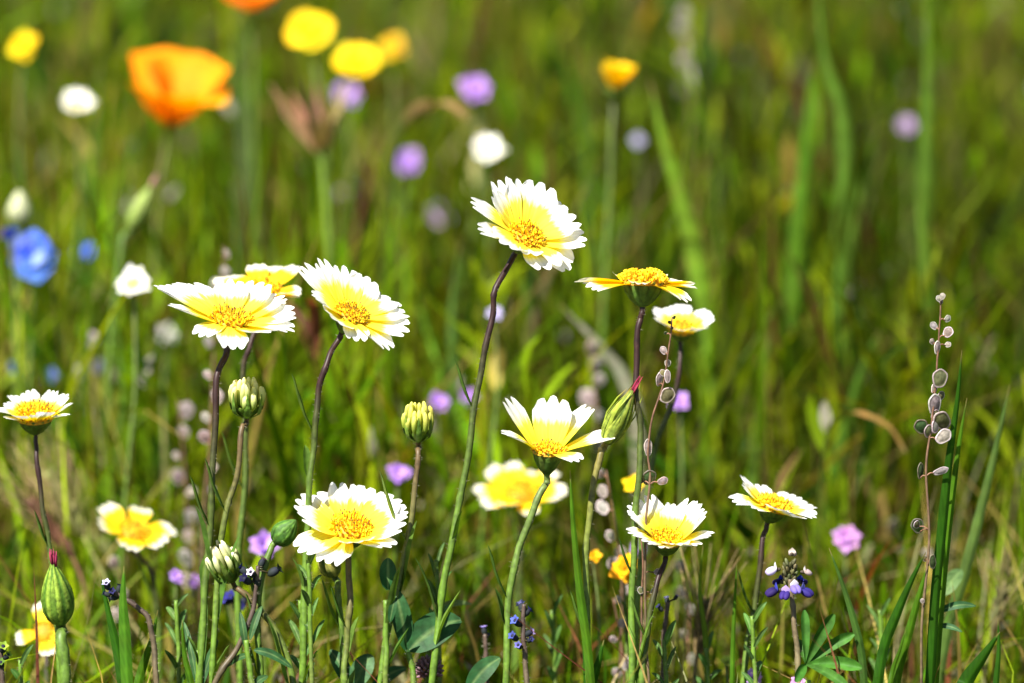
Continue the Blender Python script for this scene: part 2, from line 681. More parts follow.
def blades(x, y, h, wd, lean, az, bend, color, nseg=6, base_col=None, z0=-.012, blunt=False):
    """many blades of grass at once; every array has one entry per blade"""
    n = len(x)
    ts = np.linspace(0, 1, nseg + 1)
    V = np.zeros((n, nseg + 1, 3, 3))
    C = np.zeros((n, nseg + 1, 3, 3))
    yaw = nr.uniform(0, math.pi, n)
    tw = nr.normal(0, .8, n)
    dirx, diry = np.cos(az), np.sin(az)
    for i, t in enumerate(ts):
        off = h * (lean * t + bend * t ** 2.6)
        zz = h * (t - .28 * np.abs(bend) * t ** 3)
        cx = x + dirx * off
        cyy = y + diry * off
        ww = wd * (1 - t ** 2.2) ** .8 * (.65 + .35 * min(1, t * 4)) + 1e-5
        if blunt:
            ww = wd * np.sin(math.pi * (t * .9 + .06)) ** .7
        a = yaw + tw * t
        sx, sy = np.cos(a), np.sin(a)
        fx, fy = -sy, sx
        for j, u in enumerate((-1, 0, 1)):
            V[:, i, j, 0] = cx + sx * ww * u + fx * ww * (.45 if u == 0 else 0)
            V[:, i, j, 1] = cyy + sy * ww * u + fy * ww * (.45 if u == 0 else 0)
            V[:, i, j, 2] = z0 + zz
            k = t if base_col is not None else 1
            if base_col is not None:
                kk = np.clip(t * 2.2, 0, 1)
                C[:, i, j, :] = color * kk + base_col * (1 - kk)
            else:
                C[:, i, j, :] = color
    nvb = (nseg + 1) * 3
    idx = np.arange(n)[:, None, None] * nvb
    q = []
    for i in range(nseg):
        for j in range(2):
            a = i * 3 + j
            q.append((a, a + 1, a + 4, a + 3))
    F = (np.array(q)[None] + idx).reshape(-1, 4)
    return V.reshape(-1, 3), F, C.reshape(-1, 3)


PAL = np.array([(.105, .200, .003), (.200, .280, .005), (.028, .080, .003), (.115, .130, .006), (.27, .21, .05), (.13, .045, .02), (.20, .18, .08)])


def pick(n, probs):
    i = nr.choice(len(PAL), n, p=np.array(probs) / sum(probs))
    c = PAL[i] * (1 + nr.uniform(-.3, .3, (n, 1)))
    return np.clip(c * (1 + nr.uniform(-.12, .12, (n, 3))), 0, 1)


def scatter(n, d0, d1, margin, power=1.0):
    y = d0 + (d1 - d0) * nr.random(n) ** power
    half = y * .13 + margin
    x = nr.uniform(-1, 1, n) * half
    return x, y


sets = []


def add_set(n, d0, d1, margin, h0, h1, w0, w1, probs, lean=.25, bend=.35, power=1.0, clump=True):
    x, y = scatter(n, d0, d1, margin, power)
    if clump:
        keep = field_noise(x, y, 5) + nr.normal(0, .8, n) > -.45
        x, y = x[keep], y[keep]
    m = len(x)
    h = nr.uniform(h0, h1, m) * (1 + .2 * field_noise(x, y, 9))
    wd = nr.uniform(w0, w1, m)
    le = np.abs(nr.normal(0, lean, m))
    be = nr.normal(0, bend, m)
    az = nr.uniform(0, 2 * math.pi, m)
    c = pick(m, probs)
    dk = np.clip(1 + .5 * field_noise(x, y, 3), .35, 1.9)[:, None]
    c = c * dk
    c = c * np.exp(nr.normal(0, .38, (m, 1)))
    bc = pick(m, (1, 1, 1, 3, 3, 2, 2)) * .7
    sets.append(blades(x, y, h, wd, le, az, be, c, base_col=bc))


GREEN = (5, 6.5, 2.2, 2.8, 2.8, 1.7, 1.8)
# low turf round and in front of the flowers
add_set(5000, 1.05, 1.60, .22, .03, .10, .0006, .0015, (5, 5, 3, 3, 2.5, 1.2, 1.5), lean=.5, bend=.6)
# taller growth behind them
add_set(2600, 1.52, 1.95, .25, .07, .19, .0009, .0024, GREEN, lean=.35, bend=.45)
add_set(3800, 1.50, 2.0, .25, .10, .20, .0008, .0022, (6, 6, 2, 2, 1, .5, .5), lean=.18, bend=.25)
add_set(3400, 1.43, 1.70, .2, .06, .15, .0004, .0011, (6, 8, 2, 2, 2.5, 1, 1.5), lean=.25, bend=.35)
add_set(4600, 1.80, 3.2, .35, .10, .26, .0014, .0040, GREEN, lean=.28, bend=.4)
add_set(6500, 3.2, 7.5, .8, .14, .34, .0022, .006, GREEN, lean=.25, bend=.3)
add_set(1300, 1.33, 1.50, .2, .065, .125, .0004, .0012, (6, 6, 2, 2, 3, 1, 1.5), lean=.25, bend=.3)
# a fringe beside the frame and in front, kept low
add_set(2600, .55, 1.1, .25, .03, .08, .0008, .0018, GREEN, lean=.4, bend=.5)
# leafy weeds: thin upright stalks carrying short leaves and pale seed capsules
def weeds(n, d0, d1, margin, h0, h1, power=1.0, lw=(.0012, .0032), ll=(.012, .034), per=7, pale=.09):
    x, y = scatter(n, d0, d1, margin, power)
    h = nr.uniform(h0, h1, n)
    le, be, az = np.abs(nr.normal(0, .12, n)), nr.normal(0, .12, n), nr.uniform(0, 6.28, n)
    c = pick(n, (2, 2, 1, 2, 1, 1.2, 1))
    sets.append(blades(x, y, h, np.full(n, .0007), le, az, be, c))
    hc = pick(n, (5, 6, 2, 2, .8, .3, 1))
    for k in range(per):
        t = nr.uniform(.3, 1.0, n)
        off = h * (le * t + be * t ** 2.6)
        px_, py_ = x + np.cos(az) * off, y + np.sin(az) * off
        pz = -.012 + h * (t - .28 * np.abs(be) * t ** 3)
        L_ = nr.uniform(ll[0], ll[1], n)
        W_ = nr.uniform(lw[0], lw[1], n)
        cc = hc * np.exp(nr.normal(0, .3, (n, 1)))
        ispale = (nr.random(n) < pale) & (t > .6)
        cc[ispale] = np.array((.36, .32, .28)) * nr.uniform(.6, 1.1, (int(ispale.sum()), 1))
        L_[ispale] *= .35
        W_[ispale] = .0022
        sets.append(blades(px_, py_, L_, W_, nr.uniform(.1, .65, n), nr.uniform(0, 6.28, n), nr.normal(0, .35, n), cc, nseg=4, z0=pz, blunt=True))


weeds(420, 1.47, 1.75, .2, .07, .16)
weeds(1100, 1.7, 2.5, .3, .08, .22)
weeds(900, 2.4, 4.0, .5, .12, .27, lw=(.002, .004), ll=(.02, .05), pale=.04)
weeds(260, 1.36, 1.50, .18, .03, .085, lw=(.0008, .0018), ll=(.008, .02), pale=.1)

Vs, Fs, Cs, o0 = [], [], [], 0
for (v_, f_, c_) in sets:
    Vs.append(v_)
    Fs.append(f_ + o0)
    Cs.append(c_)
    o0 += len(v_)
fast_mesh('grass', np.concatenate(Vs), np.concatenate(Fs), np.concatenate(Cs), M['grass'], 'dense blurred meadow grass growing behind and between the flowers')

# dry thatch and tiny stems low among the grass
x, y = scatter(5200, 1.1, 3.0, .25, 1.4)
n = len(x)
v_, f_, c_ = blades(x, y, nr.uniform(.02, .13, n), nr.uniform(.0004, .0009, n), np.abs(nr.normal(0, .9, n)), nr.uniform(0, 6.28, n), nr.normal(0, .6, n), pick(n, (.5, .5, .3, 1, 4, 2.5, 4)))
fast_mesh('dry_thatch', v_, f_, c_, M['dry'], 'thin dry brown stalks and thatch low among the green grass')

# ================================================================== THE TIDY-TIPS IN FOCUS
tidytips('topmost large daisy with white toothed tips on a bending dark stem', 525, 237, 134, (.36, .74, .38),
         [(496, 288), (492, 318), (482, 365), (474, 410), (465, 475), (452, 540), (440, 610), (432, 690)], cup=26, curl=-4, lw=.36, disc_r=.13, leaves=5, jitter=4,
         petals=[(5, -4, .98), (32, 0, .98), (58, 3, 1.0), (83, 2, 1.0), (108, 3, 1.04), (133, 4, 1.0, .8), (157, 2, 1.05, .6), (180, -4, 1.08, .6), (206, -10, 1.0, .6), (232, -6, .85), (262, -8, .85), (297, -8, .9), (333, -6, 1.0)])
tidytips('wide daisy at left with a small yellow daisy peeking out behind it', 230, 322, 150, (.12, .92, .10),
         [(217, 380), (214, 450), (209, 540), (203, 620), (199, 700)], npet=12, cup=14, curl=0, lw=.32, disc_r=.13, leaves=5, jitter=7,
         petals=[(6, 0, .98), (-20, -6, .95), (-48, -10, .85), (-84, -16, .9, .8), (38, 6, .95), (66, 10, .9, 1.1), (96, 10, .85), (132, 2, 1, .8), (152, 0, 1.1, .8), (172, 8, 1.12, .75), (200, 0, .9, .8), (238, -12, .6, .8)])
tidytips('yellow daisy half hidden behind the wide white tipped daisy', 262, 293, 106, (.0, .92, .22), [(250, 345), (243, 378), (246, 470), (238, 560), (240, 690)], dd=.045,
         npet=10, cup=20, curl=-8, mat='petal_yellow', ndisc=44, leaves=3, res=11)
tidytips('large tilted daisy left of the topmost one on a curved stem', 350, 316, 128, (.38, .82, .22),
         [(327, 362), (318, 395), (315, 435), (310, 480), (306, 560), (302, 690)], cup=24, curl=-4, lw=.37, disc_r=.13, leaves=6, jitter=4,
         petals=[(352, -6, 1.0), (22, 2, 1.0), (50, 4, .95), (80, 0, 1.0), (108, 4, 1.02), (138, -2, 1.12, .7), (162, 0, 1.12, .7), (200, -4, .8, .8), (240, -8, .72), (280, -18, .66, .8), (318, -10, .95)])
tidytips('small cupped daisy cut by the left edge above the fat green bud', 35, 418, 88, (.0, .98, .10), [(37, 460), (43, 510), (50, 550), (57, 620), (62, 700)], npet=13, cup=40, curl=-12, dd=.022, lw=.30,
         calyx_h=.2, disc_r=.22, leaves=2)
tidytips('big open daisy facing up in the lower middle left', 350, 531, 130, (.10, .88, .32), [(350, 600), (346, 650), (343, 700)], npet=12, cup=16, curl=0, lw=.37, disc_r=.15, dome=.6, ctop=(.10, .08, .03), leaves=5,
         petals=[(k * 30 + 10, 0, 1, 1) for k in range(12)])
tidytips('ragged daisy with only six petals left, centre of the meadow', 548, 452, 150, (.05, .98, .0), [(541, 492), (524, 535), (510, 590), (505, 700)], cup=36, curl=0, ctop=(.09, .13, .03), leaves=3, jitter=2, disc_r=.11, calyx_h=.16, dome=.4,
         petals=[(160, 16, .98, .95), (198, 2, .7, .8), (84, 24, .86, 1.0), (40, 10, .95, .8), (8, -12, 1.0, .8), (305, -30, .62, .7)])
tidytips('flat orange centred daisy seen edge on, right of the topmost daisy', 643, 285, 130, (.04, .98, -.24), [(638, 330), (636, 390), (641, 440), (636, 510), (632, 600), (632, 700)], npet=10, cup=3, curl=-4, lw=.34, jitter=5, disc_r=.17, dome=.5, ndisc=80, mat='petal_yellow',
         leaves=2, dark=False, calyx_h=.17, petals=[(8, -2, 1.0), (38, 2, .95), (78, 4, .9), (112, 4, .9), (150, 2, 1.0), (178, 0, 1.05), (208, -4, .9), (262, 2, .7, .7), (318, -8, .95)])
tidytips('small cupped daisy just below the flat edge on daisy', 681, 330, 76, (.05, .93, .2), [(680, 365), (672, 405), (655, 450), (640, 560), (635, 700)], dd=.055, npet=9, cup=40, curl=-8, lw=.36, ndisc=40, leaves=3, res=11)
tidytips('out of focus daisy behind the ragged six petalled one', 521, 494, 98, (.0, .85, .36), [(520, 560), (517, 630), (515, 700)], dd=.13, npet=10, cup=10, ndisc=40, leaves=2, lw=.30, res=11, mat='petal_yellow')
tidytips('deep cupped daisy with dark anthers at lower right of centre', 667, 540, 110, (.06, .93, .22), [(655, 590), (646, 640), (640, 700)], cup=48, curl=-10, lw=.31, disc_r=.15, dome=.35, leaves=4, jitter=4,
         petals=[(k * 25.7, (-14 if k > 7 else 2), (.9 if k > 7 else 1.0)) for k in range(14)])
tidytips('tilted daisy on a dark stem right of the deep cupped one', 773, 508, 100, (.30, .95, -.02), [(762, 545), (756, 600), (748, 640), (741, 700)], dd=.02, npet=12, cup=10, curl=0, disc_r=.17, leaves=4, lw=.34)
tidytips('soft six petalled daisy low on the left above the dark blue buds', 134, 532, 92, (.22, .9, .25), [(150, 570), (158, 620), (160, 700)], dd=.10, cup=6, ndisc=40, leaves=2, res=13, wide=1.3, mat='petal_yellow', lobe_depth=.2,
         petals=[(k * 60 + 25, 0, 1) for k in range(6)])
tidytips('small yellow daisy with a few narrow petals behind the fat green bud', 44, 632, 64, (-.1, .6, .75), [(47, 680), (48, 720)], dd=.07, cup=5, ndisc=30, leaves=1, res=11, wide=1.2, mat='petal_yellow',
         petals=[(100, 0, 1.2), (195, 0, .9), (285, 0, 1.0), (345, 0, .8)])


# ================================================================== BUDS
def bud_open(label, px, py, wpx, hpx, ax, stem_px, dd=0, tipc=(.82, .80, .36), leaves=3, n=9):
    """flower bud half open: green cup with a bundle of upright pale rolled petals"""
    W, H = mm(wpx, dd) / 2, mm(hpx, dd)
    Z = (RT * ax[0] + Vector((0, 0, 1)) * ax[1] - Vector((0, 1, 0)) * ax[2]).normalized()
    X, Y, Z = frame_of(Z)
    base = P(px, py, dd) - Z * H * .5
    path = [base + Z * H * .06, base - Z * H * .2] + path_from_px(stem_px, dd)
    root = thing('daisy_bud', Vector((path[-1].x, path[-1].y, 0)), label, 'flower bud', 'half open daisy buds')
    make_stem(root, path, r0=.0008, r1=.0012, ctop=(.09, .06, .025), leaves=leaves, leaf_len=.024)
    calyx_mesh(root, base + Z * H * .36, X, Y, Z, W * .78, H * .36, n=10, col=(.10, .18, .02), tipc=(.20, .30, .04), stem_r=.0009)
    mb = MB()
    for k in range(n * 2):
        ring = k % 2
        a = 2 * math.pi * (k + rnd.uniform(-.3, .3)) / (n * 2)
        rr = W * (.92 if ring else .5)
        out = X * math.cos(a) + Y * math.sin(a)
        hh = H * (rnd.uniform(.72, .98) if ring else rnd.uniform(.88, 1.05))
        pts = [base + Z * H * .25 + out * rr * .6, base + Z * H * .45 + out * rr * .95, base + Z * (H * .45 + (hh - H * .45) * .5) + out * rr, base + Z * (H * .45 + (hh - H * .45) * .85) + out * rr * .92, base + Z * hh + out * rr * .85]
        r_ = W * .18
        g_ = jit((.30, .40, .05), .2)
        tc = jit(tipc, .1)
        mb.tube(pts, [r_ * .5, r_, r_ * 1.05, r_ * .85, r_ * .3], [g_, g_, mixc(g_, tc, .5), tc, tc], n=6)
    mb.build('rolled_petals', M['soft'], root)
    # narrow bracts standing outside the cup
    for k in range(7):
        a = 2 * math.pi * k / 7 + .3
        out = X * math.cos(a) + Y * math.sin(a)
        lb = MB()
        q = rnd.uniform(.7, .9)
        c = jit((.13, .22, .03), .2)
        lb.ribbon([base + out * W * .3, base + Z * H * .2 + out * W * .95, base + Z * H * .45 + out * W * 1.08, base + Z * H * q + out * W * 1.05], [W * .14, W * .2, W * .16, W * .02], -X * math.sin(a) + Y * math.cos(a), [c] * 4, fold=-.4, n=3)
        lb.build('bract', M['calyx'], root)
    return root


bud_open('half open cream and green bud below the wide left daisy', 247, 399, 35, 40, (.05, 1, .15), [(242, 430), (236, 480), (224, 520), (216, 600), (212, 700)], leaves=6)
bud_open('half open yellow green bud right of the big open daisy', 418, 423, 31, 40, (.0, 1, .15), [(418, 455), (414, 500), (404, 560), (388, 630), (378, 700)], leaves=6, tipc=(.75, .72, .16))
bud_open('half open bud leaning left beside a closed bud, lower left', 224, 563, 33, 44, (-.35, .9, .15), [(240, 590), (262, 612), (285, 650), (300, 720)], leaves=4, tipc=(.82, .80, .5))


def bud_closed(label, px, py, wpx, hpx, ax, stem_px, dd=0, c1=(.05, .12, .012), c2=(.20, .30, .03), tuft=None, ribs=9, grp='closed green buds', splay=0, leaves=2, stem_r=.001, name='closed_bud', pointy=1.0, ctop=(.08, .14, .02)):
    W, H = mm(wpx, dd) / 2, mm(hpx, dd)
    Z = (RT * ax[0] + Vector((0, 0, 1)) * ax[1] - Vector((0, 1, 0)) * ax[2]).normalized()
    X, Y, Z = frame_of(Z)
    base = P(px, py, dd) - Z * H * .5
    path = [base + Z * H * .05, base - Z * H * .12] + path_from_px(stem_px, dd)
    root = thing(name, Vector((path[-1].x, path[-1].y, 0)), label, 'flower bud', grp)
    make_stem(root, path, r0=stem_r, r1=stem_r * 1.2, ctop=ctop, leaves=leaves)
    mb = MB()
    rows, cc = [], []
    n = ribs * 6
    bodyH = H * (.86 if tuft else 1)
    for i in range(17):
        t = i / 16
        r = W * (math.sin(math.pi * min(1, (t * .93 + .05)) ** .72)) ** .8 if t < .98 else W * .03
        r = max(r, W * (.14 if tuft else .04))
        rows.append([base + Z * bodyH * t + (X * math.cos(q) + Y * math.sin(q)) * (r * (1 + .10 * abs(math.cos(q * ribs / 2)) - .05)) for q in (2 * math.pi * k / n for k in range(n))])
        cc.append([mixc(c1, c2, (abs(math.cos(math.pi * k / n * ribs)) ** 2) * (.9 if i % 16 else .4)) for k in range(n)])
    mb.grid(rows, cc, closed=True)
    mb.build('bud_body', M['calyx'], root)
    # overlapping bracts at the foot and along the sides
    for k in range(6):
        a = 2 * math.pi * k / 6 + .4
        out = X * math.cos(a) + Y * math.sin(a)
        lb = MB()
        hh = H * rnd.uniform(.45, .8)
        pts = []
        for t in (0, .12, .3, .55, .8, 1):
            tt = t * hh / bodyH
            r = W * (math.sin(math.pi * (tt * .93 + .05) ** .72)) ** .8
            pts.append(base + Z * bodyH * tt + out * (r * 1.07 + .0001))
        c = jit(mixc(c1, c2, .25), .2)
        lb.ribbon(pts, [W * .12, W * .24, W * .26, W * .2, W * .1, W * .01], -X * math.sin(a) + Y * math.cos(a), [c, c, c, c, mixc(c, c2, .5), c2], fold=-.3, n=3)
        lb.build('bract', M['calyx'], root)
    for k in range(splay):
        a = 2 * math.pi * k / splay + .9
        out = X * math.cos(a) + Y * math.sin(a)
        lb = MB()
        c = jit(mixc(c1, c2, .5), .3)
        q = rnd.uniform(.75, 1.0)
        lb.ribbon([base + out * W * .3, base + Z * H * .2 * q + out * W * .95, base + Z * H * .5 * q + out * W * 1.25, base + Z * H * .8 * q + out * W * 1.0, base + Z * H * q + out * W * .55], [W * .1, W * .17, W * .16, W * .1, W * .015], -X * math.sin(a) + Y * math.cos(a), [c, c, c, c, mixc(c, tuft or c, .5)], fold=-.4, n=3)
        lb.build('bract', M['leaf'], root)
    if tuft:
        tb = MB()
        for k in range(22):
            a = rnd.uniform(0, 6.28)
            rr = W * rnd.uniform(0, .2)
            out = X * math.cos(a) + Y * math.sin(a)
            b0 = base + Z * bodyH * .95 + out * rr
            e = base + Z * H * rnd.uniform(.97, 1.1) + out * rr * rnd.uniform(.8, 2.2)
            c = jit(tuft, .3)
            tb.tube([b0, (b0 + e) / 2 + out * W * .02, e], [W * .07, W * .06, W * .015], [c, c, c], n=4)
        tb.build('tuft', M['soft'], root)
    return root


bud_closed('fat closed green bud with a magenta tip at lower left', 56, 588, 32, 76, (-.08, 1, .1), [(62, 640), (66, 700)], c1=(.05, .13, .012), c2=(.26, .38, .04), tuft=(.36, .05, .11), stem_r=.0017, leaves=1)
bud_closed('slender striped bud with a magenta tip leaning right under the edge on daisy', 622, 412, 24, 72, (.42, .9, .1), [(600, 455), (590, 510), (586, 580), (590, 700)], tuft=(.40, .05, .10), c1=(.07, .13, .015), c2=(.38, .44, .06), splay=8, stem_r=.001, ctop=(.14, .12, .03))
bud_closed('small dark green bud leaning toward the big open daisy', 286, 531, 24, 32, (.65, .75, .1), [(268, 556), (258, 600), (259, 650), (262, 700)], c1=(.035, .10, .012), c2=(.08, .18, .02), leaves=4)
bud_closed('small nodding bud with a yellow stripe under the big open daisy', 327, 559, 22, 40, (-.35, .9, .2), [(338, 590), (342, 640), (345, 700)], dd=.01, c1=(.035, .09, .012), c2=(.45, .42, .10), leaves=2, ribs=5)
bud_closed('blurred pale bud with a pinkish tip at upper left', 143, 203, 18, 56, (.45, .9, 0), [(122, 245), (112, 330), (105, 460), (100, 700)], dd=.22, c1=(.16, .24, .04), c2=(.36, .44, .12), tuft=(.5, .25, .25), leaves=0)
bud_closed('blurred whitish bud above the blue flower at left', 19, 207, 22, 34, (.05, 1, 0), [(16, 260), (18, 380), (20, 700)], dd=.25, c1=(.40, .44, .22), c2=(.6, .6, .4), leaves=0)


# ================================================================== SEED POD STALKS
def pod(root, c, r, normal, up_, oval=1.25, style=0, stalk=None, name='seed_pod'):
    """flat round pod: thick papery rim round a bulged centre"""
    n = normal.normalized()
    a = (up_ - n * up_.dot(n)).normalized()
    b = n.cross(a)
    r = r * .92
    rim = jit([(.54, .44, .43), (.66, .58, .56), (.26, .22, .17)][style], .2)
    mid = jit([(.20, .19, .09), (.42, .36, .33), (.08, .13, .045)][style], .25)
    mb = MB()
    rows, cc = [], []
    m = 20
    prof = [(1.0, 0), (.98, .10), (.88, .10), (.80, .04), (.6, .15), (.35, .24), (.02, .27)]
    full = [(r_, -z_) for r_, z_ in prof[::-1]][:-1] + prof
    for (rr, zz) in full:
        ring, cr = [], []
        for k in range(m):
            q = 2 * math.pi * k / m
            e = 1 + .04 * math.sin(q * 5 + rr)
            ring.append(c + a * (math.cos(q) * r * rr * oval * e * (1 - .12 * math.cos(q))) + b * (math.sin(q) * r * rr * e) + n * (zz * r))
            cr.append(rim if rr > .85 else mid)
        rows.append(ring)
        cc.append(cr)
    mb.grid(rows, cc, closed=True)
    o = mb.build(name, M['pod'], root)
    if stalk is not None:
        sb = MB()
        e = c - a * r * oval * .95
        m_ = (stalk + e) / 2 + Vector((0, 0, .0006))
        sb.tube(smooth_path([stalk, m_, e], 3), [.00022] * 7, [(.20, .10, .06)] * 7, n=5)
        sb.build('pod_stalk', M['stem'], o, origin=base_of(root))
    return o


def seed_spike(label, stem_px, pods, dd=0, ctop=(.12, .06, .035), cbot=(.10, .07, .035), r=.00042, group='seed pod stalks', name='seed_pod_stalk', leaves=0, face=None, cat='seed stalk'):
    path = path_from_px(stem_px, dd)
    root = thing(name, Vector((path[-1].x, path[-1].y, 0)), label, cat, group)
    sp = make_stem(root, path, r0=r * .6, r1=r * 1.3, ctop=ctop, cbot=cbot, leaves=leaves, hairs=False)
    for q in pods:
        x_, y_, rp, st = q[:4]
        c = P(x_, y_, dd + rnd.uniform(-.003, .003))
        rr = mm(rp, dd)
        c = c + (min(sp, key=lambda s_: (s_ - c).length) - c) * .22
        near = min(sp, key=lambda s_: (s_ - (c - Vector((0, 0, rr)))).length)
        nrm = Vector((q[4] if len(q) > 4 else rnd.uniform(-.7, .7), -1, rnd.uniform(-.3, .3)))
        aw = (c - near)
        aw.z = abs(aw.z) + rr
        if len(q) > 5:
            aw = RT * q[5][0] + Vector((0, 0, 1)) * q[5][1]
        pod(root, c, rr, nrm, aw, style=st, stalk=near, oval=q[6] if len(q) > 6 else 1.2)
    return root


seed_spike('tall thin stalk of papery seed pods at right beside a long blade', [(941, 296), (940, 320), (938, 350), (936, 380), (932, 420), (926, 470), (929, 520), (928, 560), (922, 620), (921, 700)],
           [(938, 298, 3.2, 1), (943, 296, 3.2, 1), (941, 301, 2.4, 1), (932, 325, 4.2, 1), (950, 319, 3.8, 1), (951, 332, 5.4, 1), (951, 345, 3.2, 1),
            (930, 341, 3.0, 1), (937, 347, 4.5, 1, .8, (.2, 1), 1.7), (941, 378, 9, 0, .3), (934, 388, 5, 1, 1.2), (935, 403, 8.5, 1, .6, (.1, 1), 1.4), (943, 396, 5, 0, .9),
            (918, 426, 7.8, 2, .1), (928, 430, 6.5, 0, .8), (937, 425, 7, 1, 1.1), (944, 420, 9.5, 0, .4, (-.7, .8), 1.4), (948, 437, 7.5, 1, .4, (.9, .5), 1.4), (936, 414, 5, 0),
            (919, 470, 4.8, 2, .9, (.1, 1), 2.0), (946, 471, 4.2, 1, .2, (1, .25), 2.2), (914, 525, 7.2, 2, .2, (-.4, 1), 1.3), (913, 524, 4.5, 0, .9), (934, 563, 4.5, 2, .6, (.1, -1), 1.9), (924, 558, 3, 0, .4), (922, 600, 2.4, 1)])
seed_spike('thin stalk of small silvery pods rising between two right hand daisies', [(672, 318), (670, 340), (663, 385), (653, 415), (648, 450), (650, 480), (646, 520), (645, 580), (646, 640), (650, 700)],
           [(662, 350, 4.2, 1), (668, 363, 3.6, 1), (668, 376, 4.0, 1, .6, (.1, 1), 1.9), (658, 378, 4.5, 1, .7, (.0, 1), 1.9), (662, 372, 3.4, 0), (670, 395, 8.0, 0, .2), (648, 447, 5.0, 1, .5, (.0, 1), 2.0),
            (649, 477, 8.0, 2, .2), (667, 481, 4.5, 1, .3, (.9, .2), 1.4), (637, 480, 3.5, 0), (675, 317, 2, 2), (669, 322, 2, 2), (672, 328, 1.8, 0), (664, 333, 1.8, 2)])
seed_spike('short dark pod stalk on the shady side of the deep cupped daisy', [(640, 530), (643, 560), (642, 590), (641, 640), (638, 700)],
           [(636, 532, 6.0, 2, .3), (662, 572, 3.5, 1), (658, 590, 3.8, 1), (640, 590, 3.5, 0), (634, 588, 2.5, 2)], dd=.01)


def blurred_spike(label, x0, y0, x1, y1, k, dd, rp=6, c=(.46, .38, .40)):
    top, bot = (x0, y0), (x1, y1)
    pods_ = []
    k = int(k * .75)
    for i in range(k):
        t = (i + rnd.uniform(0, .6)) / k
        pods_.append((x0 + (x1 - x0) * t + rnd.choice((-1, 1)) * rnd.uniform(.6, 1.8) * rp * .8, y0 + (y1 - y0) * t, rp * rnd.uniform(.5, 1.05), 1))
    seed_spike(label, [top, ((x0 + x1) / 2 + 3, (y0 + y1) / 2), bot, (x1 - 4, y1 + 120)], pods_, dd=dd, group='blurred pinkish seed pod stalks', name='seed_pod_stalk')


blurred_spike('blurred grey pink pod stalk rising behind the wide left daisy', 224, 246, 214, 350, 8, .14, 7)
blurred_spike('blurred pinkish pods left of the bud under the wide daisy', 212, 372, 204, 500, 9, .10, 7)
blurred_spike('faint pale pod stalk left of centre below the round greyish white flower', 178, 400, 186, 550, 10, .16, 8)
blurred_spike('faint pod stalk behind the ragged daisy and the striped bud', 588, 340, 596, 450, 8, .20, 9)
blurred_spike('greyish pod stalk between the out of focus daisy and the deep cupped one', 606, 470, 622, 600, 10, .07, 8)
blurred_spike('pale pink pods low in front of the deep cupped daisy stem', 613, 598, 624, 690, 7, .06, 7)
blurred_spike('lilac grey pod stalk at the top right of centre', 689, 12, 692, 80, 7, .42, 8)
blurred_spike('small pinkish pod stalk low between the two right daisies', 684, 560, 688, 668, 7, .10, 6)
blurred_spike('dim pod stalk just left of the six petalled soft daisy', 118, 560, 124, 665, 7, .12, 6)
blurred_spike('soft bleached pods behind the soft daisy at lower left', 196, 548, 178, 680, 9, .14, 9)
blurred_spike('faint grey pods below the left blue flowers', 86, 330, 80, 440, 6, .25, 7)


# ================================================================== LONG GRASS BLADES
def blade(label, pts_px, wpx, dd=0, col=(.055, .13, .012), group='long grass blades', tail=True, face=.25, name='grass_strand', tipw=.06, fold=.35, leg=None):
    pts = path_from_px(pts_px, dd, tail)
    root_p = Vector((pts[-1].x, pts[-1].y, 0))
    sp = smooth_path(pts, 7)
    sp = [p - Vector((0, 0, 0)) for p in sp]
    n = len(sp)
    W = mm(wpx, dd) / 2
    wid = []
    for i in range(n):
        t = i / (n - 1)
        wid.append(W * max(tipw, min(1, (t / .38)) ** .75) * (1 - .25 * max(0, t - .7) / .3))
    side = (RT + Vector((0, face, 0))).normalized()
    cols = [mixc(mixc(col, (.24, .20, .07), .5 if i < 2 else 0), mixc(col, (.20, .22, .07), .4), max(0, (i / (n - 1) - .7) / .3)) for i in range(n)]
    if leg:
        cols = [mixc(q, leg, (i / (n - 1) - .3) / .12) for i, q in enumerate(cols)]
        wid = [q * (1 - .55 * max(0, min(1, (i / (n - 1) - .3) / .12))) for i, q in enumerate(wid)]
    cols = [mixc(jit(q, .12), (.30, .24, .08), max(0, 1 - i / (n * .05)) * .8) for i, q in enumerate(cols)]
    mb = MB()
    mb.ribbon(sp, wid, side, cols, fold=fold, n=7)
    mb.c = [tuple(z * (1.25 if i % 7 == 3 else (.82 if i % 2 else 1.0)) for z in q) for i, q in enumerate(mb.c)]
    o = mb.build(name, M['grass'], None, origin=root_p)
    return tag(o, label, 'grass blade', group)


DG, MG, LG, TAN = (.03, .105, .006), (.07, .17, .008), (.12, .20, .02), (.32, .21, .08)
blade('narrow bright blade running down from beside the ragged daisy', [(570, 470), (573, 520), (580, 590), (588, 650), (592, 700)], 9, -.005, MG)
blade('fine green blade standing left of the narrow bright blade', [(571, 476), (575, 560), (583, 620), (586, 700)], 4, .004, DG)
blade('long dark blade rising closest behind the tall pod stalk', [(962, 350), (958, 400), (950, 460), (943, 530), (936, 600), (930, 700)], 12, .004, DG, face=.6)
blade('second blade hugging the long dark one, shorter tip', [(967, 398), (960, 440), (952, 500), (945, 560), (938, 640), (934, 700)], 9, .010, MG)
blade('soft pale blade sweeping from the right edge down leftward', [(1010, 385), (998, 440), (984, 500), (966, 570), (948, 630), (936, 700)], 12, .06, (.10, .17, .035))
blade('blade leaning right behind the lupine leaf with a pointed tip', [(829, 548), (842, 582), (854, 620), (862, 655), (865, 700)], 8, 0, (.055, .12, .02))
blade('broad blade leaning right below the tall pod stalk', [(926, 552), (912, 580), (897, 615), (884, 650), (876, 700)], 11, -.004, DG, face=.3)
